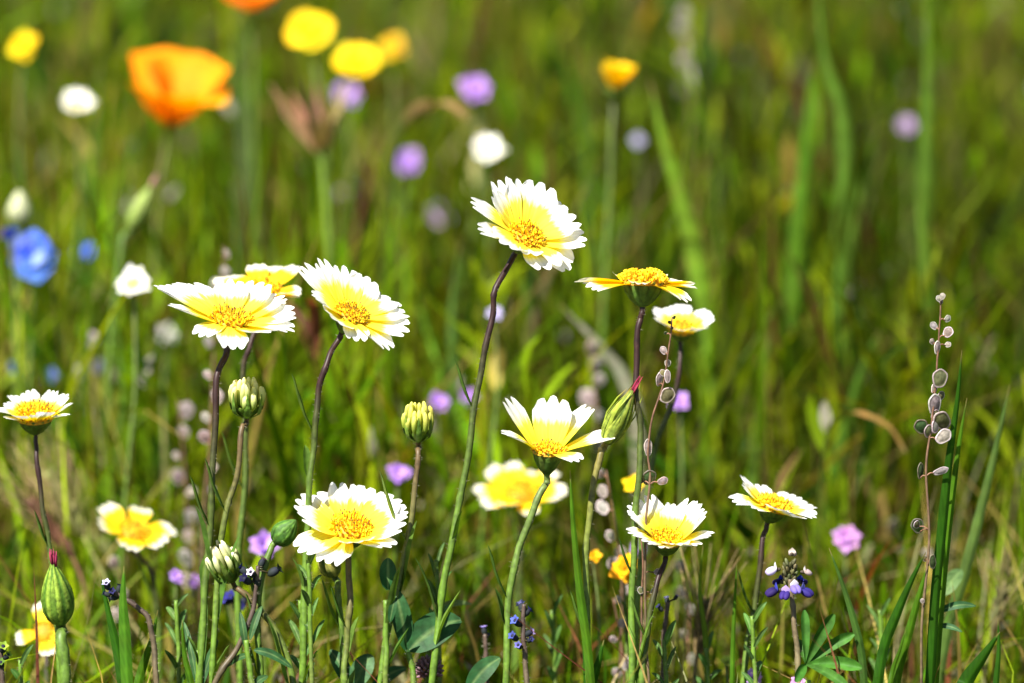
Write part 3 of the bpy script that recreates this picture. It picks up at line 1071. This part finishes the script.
blade('light green blade crossing just left of the tall pod stalk', [(930, 560), (921, 590), (910, 630), (900, 665), (894, 700)], 10, .006, MG)
blade('short blade with a curling pale tip under the pod stalk', [(906, 630), (900, 650), (893, 670), (888, 700)], 5, -.01, MG)
blade('broad bright blade standing under the dark blue buds', [(124, 566), (123, 600), (125, 640), (128, 700)], 12, -.008, (.07, .19, .012), face=.1)
blade('narrow blade left of the broad bright one', [(100, 572), (108, 610), (117, 650), (124, 700)], 9, .004, DG)
blade('thin blade right of the broad bright one leaning right', [(158, 610), (152, 640), (142, 670), (136, 700)], 9, .004, MG)
blade('short blade between the half open bud stems at lower left', [(182, 620), (184, 650), (190, 680), (192, 700)], 7, 0, MG)
blade('dark broad blade at the bottom right corner', [(1000, 632), (985, 655), (968, 680), (960, 700)], 16, .0, DG)
blade('upright blade near the bottom right corner', [(998, 618), (999, 650), (996, 690), (996, 720)], 7, .0, DG)
blade('dim slanting blade under the ragged daisy stem', [(604, 640), (598, 665), (590, 690), (588, 710)], 12, .0, DG)
blade('leaning blade left of the tilted daisy stem', [(703, 545), (700, 590), (706, 640), (708, 700)], 6, .03, LG)
blade('small blade standing right of the tilted daisy stem', [(737, 560), (735, 600), (733, 650), (732, 700)], 5, .01, MG)
# wide soft ones further back
GB = 'blurred broad blades further back'
blade('wide soft green blade slanting down behind the edge on daisy', [(650, 80), (664, 140), (682, 200), (697, 260), (706, 330), (712, 420)], 20, .26, (.16, .28, .02), GB)
blade('tall soft blade top right crossing the upper edge', [(815, -30), (826, 60), (842, 110), (846, 170), (840, 260), (842, 400)], 17, .30, (.10, .20, .02), GB)
blade('straight pale blade standing near the right edge up high', [(927, -40), (928, 40), (928, 110), (926, 180), (924, 260), (925, 420)], 15, .30, (.11, .20, .02), GB)
blade('wide leaning blade between the two tall ones at right', [(812, 60), (808, 130), (802, 200), (796, 280), (790, 420)], 19, .30, (.09, .20, .012), GB)
blade('soft blade just above the tilted daisy, leaning left', [(880, 120), (860, 200), (846, 280), (836, 360), (830, 480)], 13, .32, (.10, .18, .02), GB)
blade('bright soft blade left of the topmost daisy stem', [(590, 120), (586, 200), (600, 270), (604, 350), (600, 480)], 13, .34, (.08, .19, .02), GB)
blade('soft green blade hanging behind the topmost yellow pair', [(560, 30), (572, 90), (590, 150), (600, 230), (604, 330)], 14, .5, (.07, .18, .015), GB)
blade('soft blade left of the poppy stem', [(100, 60), (96, 140), (88, 220), (90, 320), (88, 480)], 12, .36, (.07, .16, .015), GB)
blade('wide soft blade right of the poppy', [(236, 30), (240, 90), (246, 160), (244, 240), (240, 400)], 14, .44, (.10, .15, .05), GB)
blade('bright soft blade below the left white tipped daisy', [(110, 290), (122, 380), (120, 450), (116, 540), (114, 640)], 11, .2, (.10, .2, .02), GB)
blade('soft light blade left of the ragged daisy', [(460, 240), (452, 320), (456, 400), (452, 480), (450, 600)], 12, .24, (.09, .17, .03), GB)
blade('soft blade arching behind the tall pod stalk', [(880, 330), (862, 370), (846, 430), (830, 500), (826, 600)], 13, .22, (.08, .18, .015), GB)
blade('soft bluish green blade right of the small cupped daisy', [(770, 330), (762, 390), (758, 450), (748, 530), (742, 640)], 12, .2, (.10, .18, .02), GB)
GA = 'dry arching blades'
blade('tan dry blade arching over left of the white blurred flower', [(468, 118), (452, 106), (430, 106), (408, 120), (394, 150), (388, 200), (384, 320)], 20, .26, TAN, GA, tipw=.5, leg=(.07, .10, .01))
blade('orange dry blade arching over left of the tall pod stalk', [(905, 452), (890, 428), (868, 416), (848, 414), (832, 424), (822, 470), (818, 560)], 9, .15, (.36, .21, .06), GA, tipw=.4, leg=(.07, .10, .01))
blade('pale dry blade slanting behind the striped bud', [(560, 305), (600, 345), (625, 380), (638, 430), (642, 560)], 15, .20, (.30, .30, .20), GA)
blade('short tan dry blade at the right below the arching one', [(802, 448), (792, 464), (782, 482), (776, 520), (772, 600)], 9, .2, TAN, GA)

# ================================================================== SMALL LEAFY PLANTS
def oval_leaf(root, a, b, wpx, dd, col=(.035, .10, .03), fold=.2, tiltside=.3, stalk=None, name='leaf'):
    A, B = P(*a, dd), P(*b, dd + rnd.uniform(-.006, .008))
    W = mm(wpx, dd) / 2
    d = B - A
    nrm = Vector((0, -1, .6))
    side = d.cross(nrm).normalized()
    pts, wd, cc = [], [], []
    for i in range(12):
        t = i / 11
        pts.append(A + d * t + Vector((0, -.15, .5)).normalized() * (d.length * .12 * math.sin(math.pi * t)))
        wd.append(W * max(.04, math.sin(math.pi * (t ** .85 * .97 + .02)) ** .6))
        cc.append(mixc(col, (.06, .13, .05), t * .4))
    mb = MB()
    mb.ribbon(pts, wd, side, cc, fold=fold, n=9)
    mb.c = [mixc(q, (.16, .24, .08), .55) if i % 9 == 4 else (mixc(q, (.02, .05, .01), .35) if (i // 9 + abs(i % 9 - 4)) % 3 == 0 else q) for i, q in enumerate(mb.c)]
    return mb.build(name, M['leaf'], root)


def leafy(label, stem_px, leaves_, dd=0, ctop=GRN, cbot=(.12, .09, .04), r=.0009, name='leafy_plant', cat='leafy plant', grp=None):
    path = path_from_px(stem_px, dd)
    root = thing(name, Vector((path[-1].x, path[-1].y, 0)), label, cat, grp)
    make_stem(root, path, r0=r, r1=r * 1.3, ctop=ctop, cbot=cbot)
    for q in leaves_:
        oval_leaf(root, q[0], q[1], q[2], dd + (q[3] if len(q) > 3 else 0), **(q[4] if len(q) > 4 else {}))
    return root


BL = dict(col=(.014, .07, .018))
leafy('round leaved plant with two dark oval leaves below the big daisy', [(408, 652), (412, 668), (416, 700)],
      [((409, 650), (461, 620), 34, 0, BL), ((408, 652), (394, 588), 20, .002, BL)], dd=.0)
leafy('small dark leaf pair against the stem of the yellow green bud', [(386, 600), (386, 640), (386, 700)], [((388, 590), (388, 558), 17, 0, BL), ((390, 622), (396, 596), 8, -.003, BL)], dd=-.004)
leafy('pointed leaf plant at the bottom beside the blue spike', [(470, 690), (470, 710)], [((468, 690), (500, 658), 20, 0, BL), ((470, 688), (486, 666), 10, .01, BL)], dd=.005)
leafy('low pale leaf at the bottom under the big open daisy', [(352, 688), (352, 712)], [((352, 690), (330, 650), 16, 0, BL), ((354, 688), (372, 655), 22, .01, dict(col=(.07, .16, .06))), ((372, 690), (406, 668), 14, .02, BL)], dd=.01)
leafy('leaf with a curling end pale against the dark grass at centre', [(432, 620), (428, 650), (428, 700)], [((432, 612), (472, 604), 7, 0, dict(col=(.16, .22, .06)))], dd=.03)
leafy('sprig of two slim leaves near the right edge low down', [(940, 606), (934, 640), (930, 700)], [((938, 612), (976, 606), 8, 0, BL), ((938, 626), (962, 632), 6, 0, BL), ((944, 595), (962, 570), 16, .03, dict(col=(.10, .17, .05)))], dd=.012)
leafy('narrow leaved sprig at the bottom left below the leaning bud', [(246, 640), (250, 670), (254, 700)], [((252, 655), (226, 668), 6), ((254, 650), (292, 668), 9, -.003, BL), ((250, 690), (268, 676), 8), ((246, 650), (240, 612), 7), ((250, 640), (262, 606), 7)], dd=-.006)
leafy('upright sprig of soft leaves right of the slim left stems', [(198, 650), (200, 700)], [((198, 690), (184, 622), 7), ((200, 680), (206, 600), 9, .02, dict(col=(.10, .2, .03))), ((200, 690), (218, 640), 8)], dd=.0)
# extra sprigs
sprigs = [
    ('leafy sprig left of the stem of the big open daisy', 308, 560, -.004), ('leafy sprig beside the curved stem of the tilted daisy', 300, 600, .006),
    ('small leafy sprig under the half open yellow green bud', 436, 560, .02), ('soft leafy sprig right of the blue spike', 552, 610, .05),
    ('leafy sprig at the foot of the deep cupped daisy', 664, 640, .01), ('soft leafy sprig near the bottom right of centre', 706, 648, .03),
    ('leafy sprig left of the purple lupine', 752, 616, .01), ('pale leafy sprig behind the lupine leaf', 880, 610, .05),
    ('sprig with tiny leaves along the bottom left edge', 20, 660, .01), ('leafy sprig right of the thin dark blue bud stem', 176, 600, .02)]
for (lb, x_, y_, d_) in sprigs:
    lv = []
    for k in range(7):
        yy = y_ + 8 + k * 13
        s_ = -1 if k % 2 else 1
        lv.append(((x_ + k * .6, yy), (x_ + k * .6 + s_ * rnd.uniform(7, 15), yy - rnd.uniform(12, 28)), rnd.uniform(3.5, 6.5), 0, dict(col=jit((.07, .15, .025), .3), fold=.5)))
    leafy(lb, [(x_, y_), (x_ + 2, y_ + 40), (x_ + 4, 700)], lv, dd=d_, r=.0007, name='leafy_sprig', cat='leafy sprig', grp='small leafy sprigs')


def palmate(label, px, py, leaf_px, dd, stem_px):
    path = path_from_px(stem_px, dd)
    root = thing('lupine_leaf', Vector((path[-1].x, path[-1].y, 0)), label, 'leaf')
    make_stem(root, path, r0=.0009, r1=.0012, ctop=GRN_B, cbot=GRN)
    for (x_, y_, w_, z_) in leaf_px:
        A = P(px, py, dd)
        B = P(x_, y_, dd + z_)
        d = B - A
        side = d.cross(Vector((.2, -1, .5))).normalized()
        pts = [A + d * (i / 9) + Vector((0, 0, 1)) * d.length * .06 * math.sin(math.pi * i / 9) for i in range(10)]
        W = mm(w_, dd) / 2
        wd = [W * (.15 + .85 * math.sin(min(1, (i / 9) / .6) * math.pi / 2)) * (1 if i < 8 else (.8 if i == 8 else .3)) for i in range(10)]
        mb = MB()
        c = jit((.04, .12, .016), .2)
        mb.ribbon(pts, wd, side, [c] * 10, fold=.65, n=7)
        mb.build('leaflet', M['leaf'], root)
    return root


palmate('hand shaped lupine leaf of long narrow leaflets at lower right', 806, 665,
        [(804, 610, 9, 0), (834, 614, 12, -.004), (854, 634, 11, .0), (862, 668, 13, -.01), (850, 690, 10, -.014), (798, 640, 8, .006), (795, 682, 10, -.01), (830, 655, 7, .01)], -.002, [(808, 680), (810, 710)])

# ================================================================== BLUE AND PURPLE SPIKES
NAVY, BLUE, LIL, WHT = (.012, .010, .055), (.05, .06, .42), (.42, .30, .62), (.80, .76, .82)


def pea(root, c, s, d, cb, cw, name='floret'):
    """pea flower: two cupped wings round a keel, upright banner behind"""
    d = d.normalized()
    up_ = Vector((0, 0, 1))
    sd = d.cross(up_).normalized()
    mb = MB()
    for q in (-1, 1):
        mb.blob(c + d * s * .45 + sd * q * s * .18, s * .5, d + Vector((0, 0, -.3)), s * .3, cb, tipcol=mixc(cb, (.1, .05, .3), .4))
    mb.blob(c - d * s * .1, s * .35, d, s * .2, (.10, .08, .06))
    X, Y = sd, up_
    petal_mesh(mb, c + d * s * .1, d, sd, up_, 0, s * .75, s * .42, R(78), R(25), 0, shape='oval', nu=7, nv=7, col=cw)
    return mb.build(name, M['soft'], root)


root = None
def lupine(label, px, py, dd, stem_px, rings, sc=1.0):
    path = [P(px, py, dd)] + path_from_px(stem_px, dd)
    root = thing('purple_lupine', Vector((path[-1].x, path[-1].y, 0)), label, 'flower')
    make_stem(root, path, r0=.0008, r1=.0012, ctop=(.12, .09, .05), cbot=(.14, .13, .05))
    mb = MB()
    top = P(px, py - 16 * sc, dd)
    for i in range(26):
        a = i * 2.4
        t = i / 26
        c = top + Vector((math.cos(a), math.sin(a), 0)) * mm(6 * sc, dd) * (.35 + .65 * math.sin(math.pi * (.15 + .7 * t))) - Vector((0, 0, mm(24 * sc, dd) * t))
        mb.blob(c, mm(4.4 * sc, dd), Vector((math.cos(a) * .5, math.sin(a) * .5, 1)), mm(2.0 * sc, dd), jit((.09, .09, .035), .3), n=6, m=5)
    mb.build('bud_cone', M['calyx'], root)
    for (ax, ay, az_, s, cb, cw) in rings:
        c = P(px + ax * sc, py + ay * sc, dd + az_)
        pea(root, c, mm(s * sc * 1.3, dd), Vector((ax, az_ * 3000 - .01, -2)), cb, cw)
    return root


lupine('small purple lupine head with navy keels and white banners, right', 790, 578, 0, [(793, 610), (797, 650), (800, 700)],
       [(-13, 13, -.001, 10, NAVY, BLUE), (-4, 15, -.004, 9, (.03, .02, .16), LIL), (12, 13, -.002, 10, (.02, .02, .16), (.2, .2, .6)), (4, 9, -.004, 9, (.25, .2, .6), WHT),
        (-14, -8, -.001, 9, (.6, .55, .7), WHT), (14, -6, .001, 7, (.55, .45, .40), (.8, .7, .66)), (2, -24, .003, 7, (.5, .42, .36), (.7, .6, .55)), (-9, 4, .003, 8, NAVY, BLUE), (10, 4, .004, 8, NAVY, BLUE)])


def little_spike(label, blobs, stem_px, dd=0, name='blue_flower_spike', r=.0007, ctop=(.06, .04, .03)):
    path = path_from_px(stem_px, dd)
    root = thing(name, Vector((path[-1].x, path[-1].y, 0)), label, 'flower')
    sp = make_stem(root, path, r0=r, r1=r * 1.6, ctop=ctop, cbot=(.10, .08, .04))
    for (x_, y_, s_, c_) in blobs:
        c = P(x_, y_, dd + rnd.uniform(-.003, .003))
        near = min(sp, key=lambda q: (q - c).length)
        d = (c - near)
        d = d.normalized() if d.length > 1e-4 else Vector((0, 0, 1))
        d = (d + Vector((0, -.3, .8))).normalized()
        mb = MB()
        s = mm(s_, dd)
        mb.tube([near, near + (c - d * s * .6 - near) * .6, c - d * s * .6], [.0003] * 3, [(.06, .05, .02)] * 3, n=5)
        mb.blob(c - d * s * .2, s * .8, d, s * .5, (.03, .045, .02), tipcol=(.03, .03, .06))
        X, Y, Z = frame_of(d)
        for k in range(5):
            petal_mesh(mb, c + d * s * .3, X, Y, Z, k * 1.2566, s * .75, s * .34, R(50), R(-40), s * .08, shape='oval', nu=5, nv=5, col=jit(c_, .15))
        mb.build('floret', M['soft'], root)
    return root


SKY_, DB = (.16, .20, .62), (.03, .03, .12)
little_spike('thin nodding stem of dark buds with one pale lilac floret, lower left', [(107, 585, 7, (.62, .58, .82)), (112, 592, 6, DB), (119, 588, 6, (.05, .05, .12)), (121, 596, 6, DB), (113, 598, 6, (.04, .05, .05)), (106, 594, 5, DB)],
             [(112, 592), (124, 598), (138, 608), (149, 620), (154, 650), (158, 700)])
little_spike('small dark blue flower spike at the bottom centre', [(522, 607, 8, (.25, .25, .5)), (517, 622, 8, (.10, .14, .55)), (529, 633, 7, (.30, .22, .45)), (514, 637, 7, (.07, .09, .35)), (519, 646, 6, (.16, .16, .5)), (527, 612, 7, DB), (524, 642, 6, (.2, .15, .3)), (530, 640, 5, DB)],
             [(524, 604), (523, 625), (524, 645), (526, 670), (527, 710)])
little_spike('navy and lilac buds tucked between the two lower left buds', [(243, 570, 8, DB), (252, 573, 7, (.7, .6, .72)), (262, 562, 7, (.25, .15, .2)), (275, 571, 9, (.012, .02, .015)), (246, 580, 8, NAVY), (256, 580, 8, (.03, .05, .02))],
             [(258, 566), (256, 590), (250, 620), (236, 650), (212, 690)], dd=-.004)
little_spike('dark navy blurred flower low behind the leaning bud', [(232, 598, 9, (.03, .03, .20)), (243, 602, 9, NAVY), (238, 606, 8, (.02, .02, .12)), (226, 601, 7, (.05, .05, .3))], [(236, 600), (240, 640), (242, 700)], dd=.06)
little_spike('tiny lilac floret right of the dark oval leaves', [(484, 630, 6, (.40, .34, .72)), (487, 636, 4, DB)], [(485, 634), (486, 660), (487, 700)], dd=.03)
little_spike('tiny blue florets scattered low beside the deep cupped daisy stem', [(667, 600, 5, (.5, .46, .75)), (660, 608, 5, DB), (676, 597, 4, (.5, .4, .6))], [(668, 602), (664, 640), (662, 700)], dd=.02)
little_spike('tiny green budded sprig cut by the left edge at the bottom', [(3, 648, 8, (.25, .36, .04)), (-4, 656, 8, (.10, .2, .03)), (7, 656, 6, (.2, .3, .03)), (1, 664, 7, (.1, .18, .03))], [(1, 650), (2, 680), (2, 710)], name='green_budded_sprig')

# dusky clover head at the bottom
path = [P(428, 668, .01)] + path_from_px([(430, 690), (431, 712)], .01)
root = thing('clover_head', Vector((path[-1].x, path[-1].y, 0)), 'dusky mauve fuzzy flower head at the bottom below the dark oval leaves', 'flower')
make_stem(root, path, r0=.0009, r1=.001, ctop=GRN)
mb = MB()
for i in range(70):
    a, t = i * 2.39996, (i + .5) / 70
    z = 1 - 1.5 * t
    rr = math.sqrt(max(0, 1 - min(1, abs(z)) ** 2))
    d = Vector((rr * math.cos(a), rr * math.sin(a), z)).normalized()
    c = P(429, 670, .01) + d * mm(11, .01)
    mb.blob(c, mm(5, 0), d + Vector((0, 0, .5)), mm(1.8, 0), jit((.16, .10, .09), .3), n=5, m=5, tipcol=jit((.34, .2, .24), .2))
mb.build('floret_cluster', M['soft'], root)


# ================================================================== SOFT FLOWERS FURTHER BACK
def far_flower(label, px, py, dia, dd, face, cols, npet=8, cup=30, layers=2, stem_px=None, shape='oval', grp=None, name='lilac_flower', disc=None, wide=.5, curl=-20, calyx=True, stem_c=(.09, .12, .03)):
    D = mm(dia, dd)
    o = P(px, py, dd)
    f = (RT * face[0] + Vector((0, 0, 1)) * face[1] - Vector((0, 1, 0)) * face[2]).normalized()
    X, Y, Z = frame_of(f)
    stem_px = stem_px or [(px + rnd.uniform(-6, 6), py + 80), (px + rnd.uniform(-14, 10), py + 190)]
    path = [o, o - Z * D * .25] + path_from_px(stem_px, dd)
    root = thing(name, Vector((path[-1].x, path[-1].y, 0)), label, 'flower', grp)
    make_stem(root, path, r0=D * .03, r1=max(.001, D * .035), ctop=stem_c, hairs=False, leaves=0)
    if calyx:
        calyx_mesh(root, o, X, Y, Z, D * .16, D * .2, n=8, stem_r=D * .03)
    for l in range(layers):
        for k in range(npet):
            mb = MB()
            sc = (1 - .33 * l) * rnd.uniform(.72, 1.14)
            c = jit(cols[(k + l) % len(cols)], .12)
            petal_mesh(mb, o + Z * D * .06 * l, X, Y, Z, 2 * math.pi * (k + .5 * l + rnd.uniform(-.2, .2)) / npet, D * .46 * sc, D * .46 * wide * sc, R(cup + 26 * l + rnd.uniform(-8, 8)), R(curl), D * .05, shape=shape, nu=7, nv=7, col=c)
            mb.build('petal', M['soft'], root)
    if disc:
        mb = MB()
        for i in range(26):
            a, t = i * 2.4, math.sqrt((i + .5) / 26)
            c = o + (X * math.cos(a) + Y * math.sin(a)) * t * D * .2 + Z * D * (.08 + .06 * (1 - t))
            mb.blob(c, D * .05, Z, D * .026, jit(disc, .2), n=5, m=4)
        mb.build('disc', M['floret'], root)
    return root


LC = [(.46, .26, .68), (.55, .34, .74), (.38, .20, .60)]
PL = [(.42, .30, .50), (.48, .36, .52)]
GL = 'small lilac flowers out of focus'
for (lb, x_, y_, d_, dd_, cs) in [
        ('lilac flower directly below the two yellow ones at the top', 346, 97, 36, .40, LC),
        ('bright lilac flower above the blurred white flower, top middle', 475, 89, 38, .36, LC),
        ('lilac flower left of the topmost daisy beneath the tan arching blade', 407, 162, 34, .42, LC),
        ('dull lilac flower just left of the topmost daisy', 440, 214, 34, .46, PL),
        ('dull pinkish flower above the large tilted daisy', 351, 197, 32, .5, PL),
        ('lilac flower between the yellow green bud and the topmost daisy stem', 438, 403, 28, .2, LC),
        ('lilac flower touching the stem of the topmost daisy', 468, 397, 22, .24, LC),
        ('lilac flower behind the small cupped daisy and its silvery pods', 679, 402, 24, .16, LC),
        ('lilac flower under the yellow green bud by its stem', 398, 474, 30, .14, LC),
        ('large soft lilac flower left of the big open daisy', 264, 546, 36, .10, LC),
        ('small lilac flower low on the left below the soft daisy', 176, 577, 18, .10, LC),
        ('second small lilac flower right of the low left one', 194, 583, 18, .13, LC),
        ('lilac flower alone right of the tilted daisy', 846, 538, 34, .14, [(.56, .28, .62), (.62, .34, .68)]),
        ('lilac flower cut by the bottom edge under the lupine', 753, 678, 26, .03, [(.5, .3, .64), (.60, .42, .72)]),
        ('lilac flower cut by the bottom edge beside the lupine leaf', 798, 682, 20, .0, [(.56, .3, .62)]),
        ('tiny pale lilac flower right of the topmost daisy stem', 495, 314, 20, .16, [(.5, .46, .66)]),
        ('tiny pale lilac flower above the edge on daisy', 638, 141, 16, .40, [(.5, .46, .66)]),
        ('lilac flower behind the yellow one near the deep cupped daisy', 638, 548, 22, .10, LC),
        ('faint mauve flower high near the right edge', 905, 126, 24, .45, PL)]:
    far_flower(lb, x_, y_, d_ * .92, dd_, (rnd.uniform(-.2, .2), .6, .7), cs, npet=7, cup=25, grp=GL)
GB2 = 'blue flowers out of focus at left'
BC = [(.06, .15, .80), (.12, .24, .84), (.30, .42, .88)]
far_flower('large bright blue flower at the left edge', 32, 254, 58, .24, (.1, .3, 1), BC, npet=5, cup=20, grp=GB2, name='blue_flower', wide=.75)
far_flower('small blue flower right of the large blue one', 84, 251, 22, .36, (.1, .5, .8), BC, npet=5, cup=20, grp=GB2, name='blue_flower', wide=.7)
far_flower('dim blue flower above the small cupped daisy at the left edge', 15, 368, 22, .24, (.1, .5, .8), [(.2, .28, .62)], npet=5, cup=40, grp=GB2, name='blue_flower')
far_flower('dim blue flower above and right of the left edge daisy', 51, 376, 20, .26, (.1, .5, .8), [(.2, .28, .62)], npet=5, cup=40, grp=GB2, name='blue_flower')
far_flower('faint blue grey flower left of the wide daisy stem', 98, 368, 18, .26, (.1, .5, .8), [(.24, .28, .42)], npet=5, cup=40, grp=GB2, name='blue_flower')
far_flower('large dark blue bud group above the big blue flower', 12, 236, 26, .22, (-.2, .7, .6), [(.03, .05, .30)], npet=5, cup=50, grp=GB2, name='blue_flower')
GW = 'white flowers out of focus'
WC = [(.82, .80, .70), (.84, .83, .78)]
for (lb, x_, y_, d_, dd_, f_) in [
        ('white flower with a yellowish eye below the upper left poppy', 78, 106, 42, .32, (.0, .85, .42)),
        ('cream flower alone left of the wide daisy', 133, 286, 42, .15, (.0, .75, .5)),
        ('white flower left of the topmost daisy, top middle', 487, 152, 38, .30, (.1, .8, .5))]:
    far_flower(lb, x_, y_, d_, dd_, f_, WC, npet=11, cup=22, layers=1, grp=GW, name='cream_daisy', disc=(.80, .68, .14), wide=.42, curl=-5, stem_px=[(x_ + 2, y_ + 100), (x_ - 10, y_ + 240)])
far_flower('round greyish white flower left of the wide daisy', 167, 335, 26, .24, (0, .3, 1), [(.55, .56, .50)], npet=9, cup=20, grp=GW, name='cream_daisy', disc=(.5, .5, .4))
GY = 'yellow flowers out of focus'
YC = [(.88, .66, .008), (.90, .60, .006), (.88, .74, .02)]
far_flower('bright yellow flower at the top, left of its pair', 310, 32, 48, .34, (0, .72, .65), YC, npet=12, cup=18, grp=GY, name='yellow_flower', disc=(.85, .5, .01), wide=.5, shape='fan', stem_px=[(318, 90), (322, 150), (328, 260), (332, 420)])
far_flower('bright yellow flower at the top, right of its pair', 358, 62, 44, .34, (0, .72, .65), YC, npet=12, cup=18, grp=GY, name='yellow_flower', disc=(.85, .55, .01), wide=.5, shape='fan', stem_px=[(340, 110), (326, 156), (330, 300), (334, 420)])
far_flower('dim yellow flower behind and right of the bright top pair', 394, 48, 32, .42, (0, .6, .7), [(.75, .48, .02)], npet=9, cup=18, grp=GY, name='yellow_flower', disc=(.7, .4, .01))
far_flower('small yellow flower in the top left corner', 23, 46, 32, .34, (0, .5, .8), YC, npet=9, cup=18, grp=GY, name='yellow_flower', disc=(.8, .5, .01))
far_flower('yellow flower half open on a green cup, top right of centre', 615, 88, 66, .26, (.1, .95, .05), [(.92, .68, .010), (.90, .58, .008)], npet=6, cup=72, grp=GY, name='yellow_flower', shape='fan', stem_px=[(612, 130), (608, 220), (600, 360)])
far_flower('small yellow flower low behind the deep cupped daisy', 625, 569, 32, .06, (.1, .5, .8), [(.88, .60, .01), (.86, .42, .01)], npet=9, cup=15, grp=GY, name='yellow_flower', disc=(.85, .5, .01))
far_flower('yellow flower above left of the deep cupped daisy', 634, 486, 26, .09, (-.1, .7, .6), [(.88, .62, .01)], npet=5, cup=20, grp=GY, name='yellow_flower')
far_flower('tiny orange yellow flower left of the low yellow one', 594, 557, 16, .07, (.2, .7, .6), [(.88, .50, .01)], npet=5, cup=35, grp=GY, name='yellow_flower')
far_flower('pale yellow green flower at the bottom between the right daisies', 727, 662, 18, .04, (.2, .7, .6), [(.5, .6, .12)], npet=6, cup=35, grp=GY, name='yellow_flower')

# long bracts under the yellow pair
path = path_from_px([(320, 150), (325, 190), (329, 260), (334, 400)], .28)
root = thing('bract_cluster', Vector((path[-1].x, path[-1].y, 0)), 'spray of long reddish bracts under the bright yellow pair', 'plant')
make_stem(root, path, r0=.0014, r1=.0018, ctop=(.10, .17, .015), cbot=(.10, .17, .015), hairs=False)
for (ex, ey, ed) in [(270, 84, .27), (292, 92, .30), (304, 76, .26), (316, 84, .31), (330, 92, .25), (346, 82, .29), (340, 112, .27), (282, 110, .30)]:
    A, B = P(320, 150, .28), P(ex, ey, ed)
    d = B - A
    pts = [A + d * (i / 7) + Vector(((ex - 320) * .00002, 0, 0)) * math.sin(math.pi * i / 7) for i in range(8)]
    mb = MB()
    c = jit(rnd.choice([(.30, .20, .10), (.30, .24, .09), (.20, .09, .06)]), .2)
    mb.ribbon(pts, [.0018, .0026, .0027, .0023, .0018, .0013, .0008, .0003], (RT + Vector((0, .3, 0))), [c] * 8)
    mb.build('bract', M['leaf'], root)


def poppy(label, px, py, dia, dd, face, stem_px, cup=48, cols=((.92, .28, .002), (.94, .42, .004)), azs=(200, 20, 110, 290), curl=-18, scl=(1, 1, 1, 1), cups=(0, 0, 6, 6)):
    D = mm(dia, dd)
    o = P(px, py, dd)
    f = (RT * face[0] + Vector((0, 0, 1)) * face[1] - Vector((0, 1, 0)) * face[2]).normalized()
    X, Y, Z = frame_of(f)
    path = [o, o - Z * D * .25] + path_from_px(stem_px, dd)
    root = thing('orange_poppy', Vector((path[-1].x, path[-1].y, 0)), label, 'poppy', 'orange poppies out of focus')
    make_stem(root, path, r0=.0008, r1=.0011, ctop=(.09, .10, .02), cbot=GRN, hairs=False)
    calyx_mesh(root, o + Z * D * .02, X, Y, Z, D * .07, D * .12, n=6, col=(.3, .10, .04), tipc=(.4, .14, .04), stem_r=.001)
    for k, a in enumerate(azs):
        mb = MB()
        petal_mesh(mb, o, X, Y, Z, R(a), D * .80 * scl[k], D * .50 * scl[k], R(cup + cups[k]), R(curl), D * .02, shape='fan', nu=17, nv=15, col=cols[k % 2], wavy=.018)
        mb.build('petal', M['soft'], root)
    mb = MB()
    for k in range(24):
        a = k * 2.4
        out = (X * math.cos(a) + Y * math.sin(a)) * .35
        mb.tube([o, o + (Z + out * .5) * D * .12, o + (Z + out) * D * .2], [D * .008, D * .008, D * .014], [(.8, .4, .01)] * 3, n=5)
    mb.build('stamens', M['floret'], root)
    return root


poppy('big orange poppy at the upper left, petals half spread', 169, 124, 84, .31, (.12, .96, .05), [(158, 200), (152, 330), (150, 500)], cup=86, azs=(165, 345, 80, 255), curl=-62, scl=(1.08, 1.0, 1.2, .9), cups=(14, -24, 4, -10))
poppy('orange red poppy cut by the top edge', 250, 7, 44, .42, (0, .8, .3), [(252, 60), (254, 200)], cols=((.85, .13, .003), (.85, .2, .003)))

# ================================================================== DRY SEEDHEADS AT THE LOWER LEFT
def foxtail(label, a, b, dd, stem_px, col=(.22, .22, .07), n=40):
    A, B = P(*a, dd), P(*b, dd)
    path = [A, B] + path_from_px(stem_px, dd)
    root = thing('grass_seedhead', Vector((path[-1].x, path[-1].y, 0)), label, 'grass seedhead', 'dry grass seedheads')
    make_stem(root, path, r0=.0006, r1=.001, ctop=col, cbot=(.15, .17, .05), hairs=False)
    d = (A - B)
    mb, aw = MB(), MB()
    for k in range(n):
        t = k / n
        an = k * 2.4
        ax = (d.normalized() + Vector((math.cos(an), math.sin(an), 0)) * .35).normalized()
        c = B + d * t * .8 + ax * .002
        cc = jit(col, .25)
        mb.blob(c + ax * .002, .004, ax, .0009, cc, n=5, m=5)
        e = c + ax * rnd.uniform(.016, .03) + Vector((math.cos(an), math.sin(an), 0)) * .003
        aw.tube([c + ax * .005, e], [.00022, .00006], [cc, jit((.5, .36, .18), .2)], n=4)
    sk = mb.build('spikelets', M['dry'], root)
    aw.build('awns', M['dry'], sk, origin=base_of(root))
    return root


foxtail('tawny bristly seedhead leaning left behind the fat green bud', (48, 470), (86, 540), .14, [(110, 600), (118, 700)], n=40)
foxtail('pale bristly seedhead left of the soft daisy', (66, 500), (112, 560), .18, [(130, 620), (138, 700)])
foxtail('reddish bristly seedhead by the left edge', (30, 500), (74, 560), .13, [(90, 620), (96, 700)], col=(.15, .07, .04))
foxtail('faint dry seedhead right of the deep cupped daisy', (706, 600), (696, 660), .06, [(694, 690), (692, 720)], col=(.15, .12, .05), n=22)
foxtail('faint dry seedhead near the bottom right corner', (1004, 590), (990, 640), .10, [(984, 680), (980, 720)], col=(.14, .13, .05), n=20)
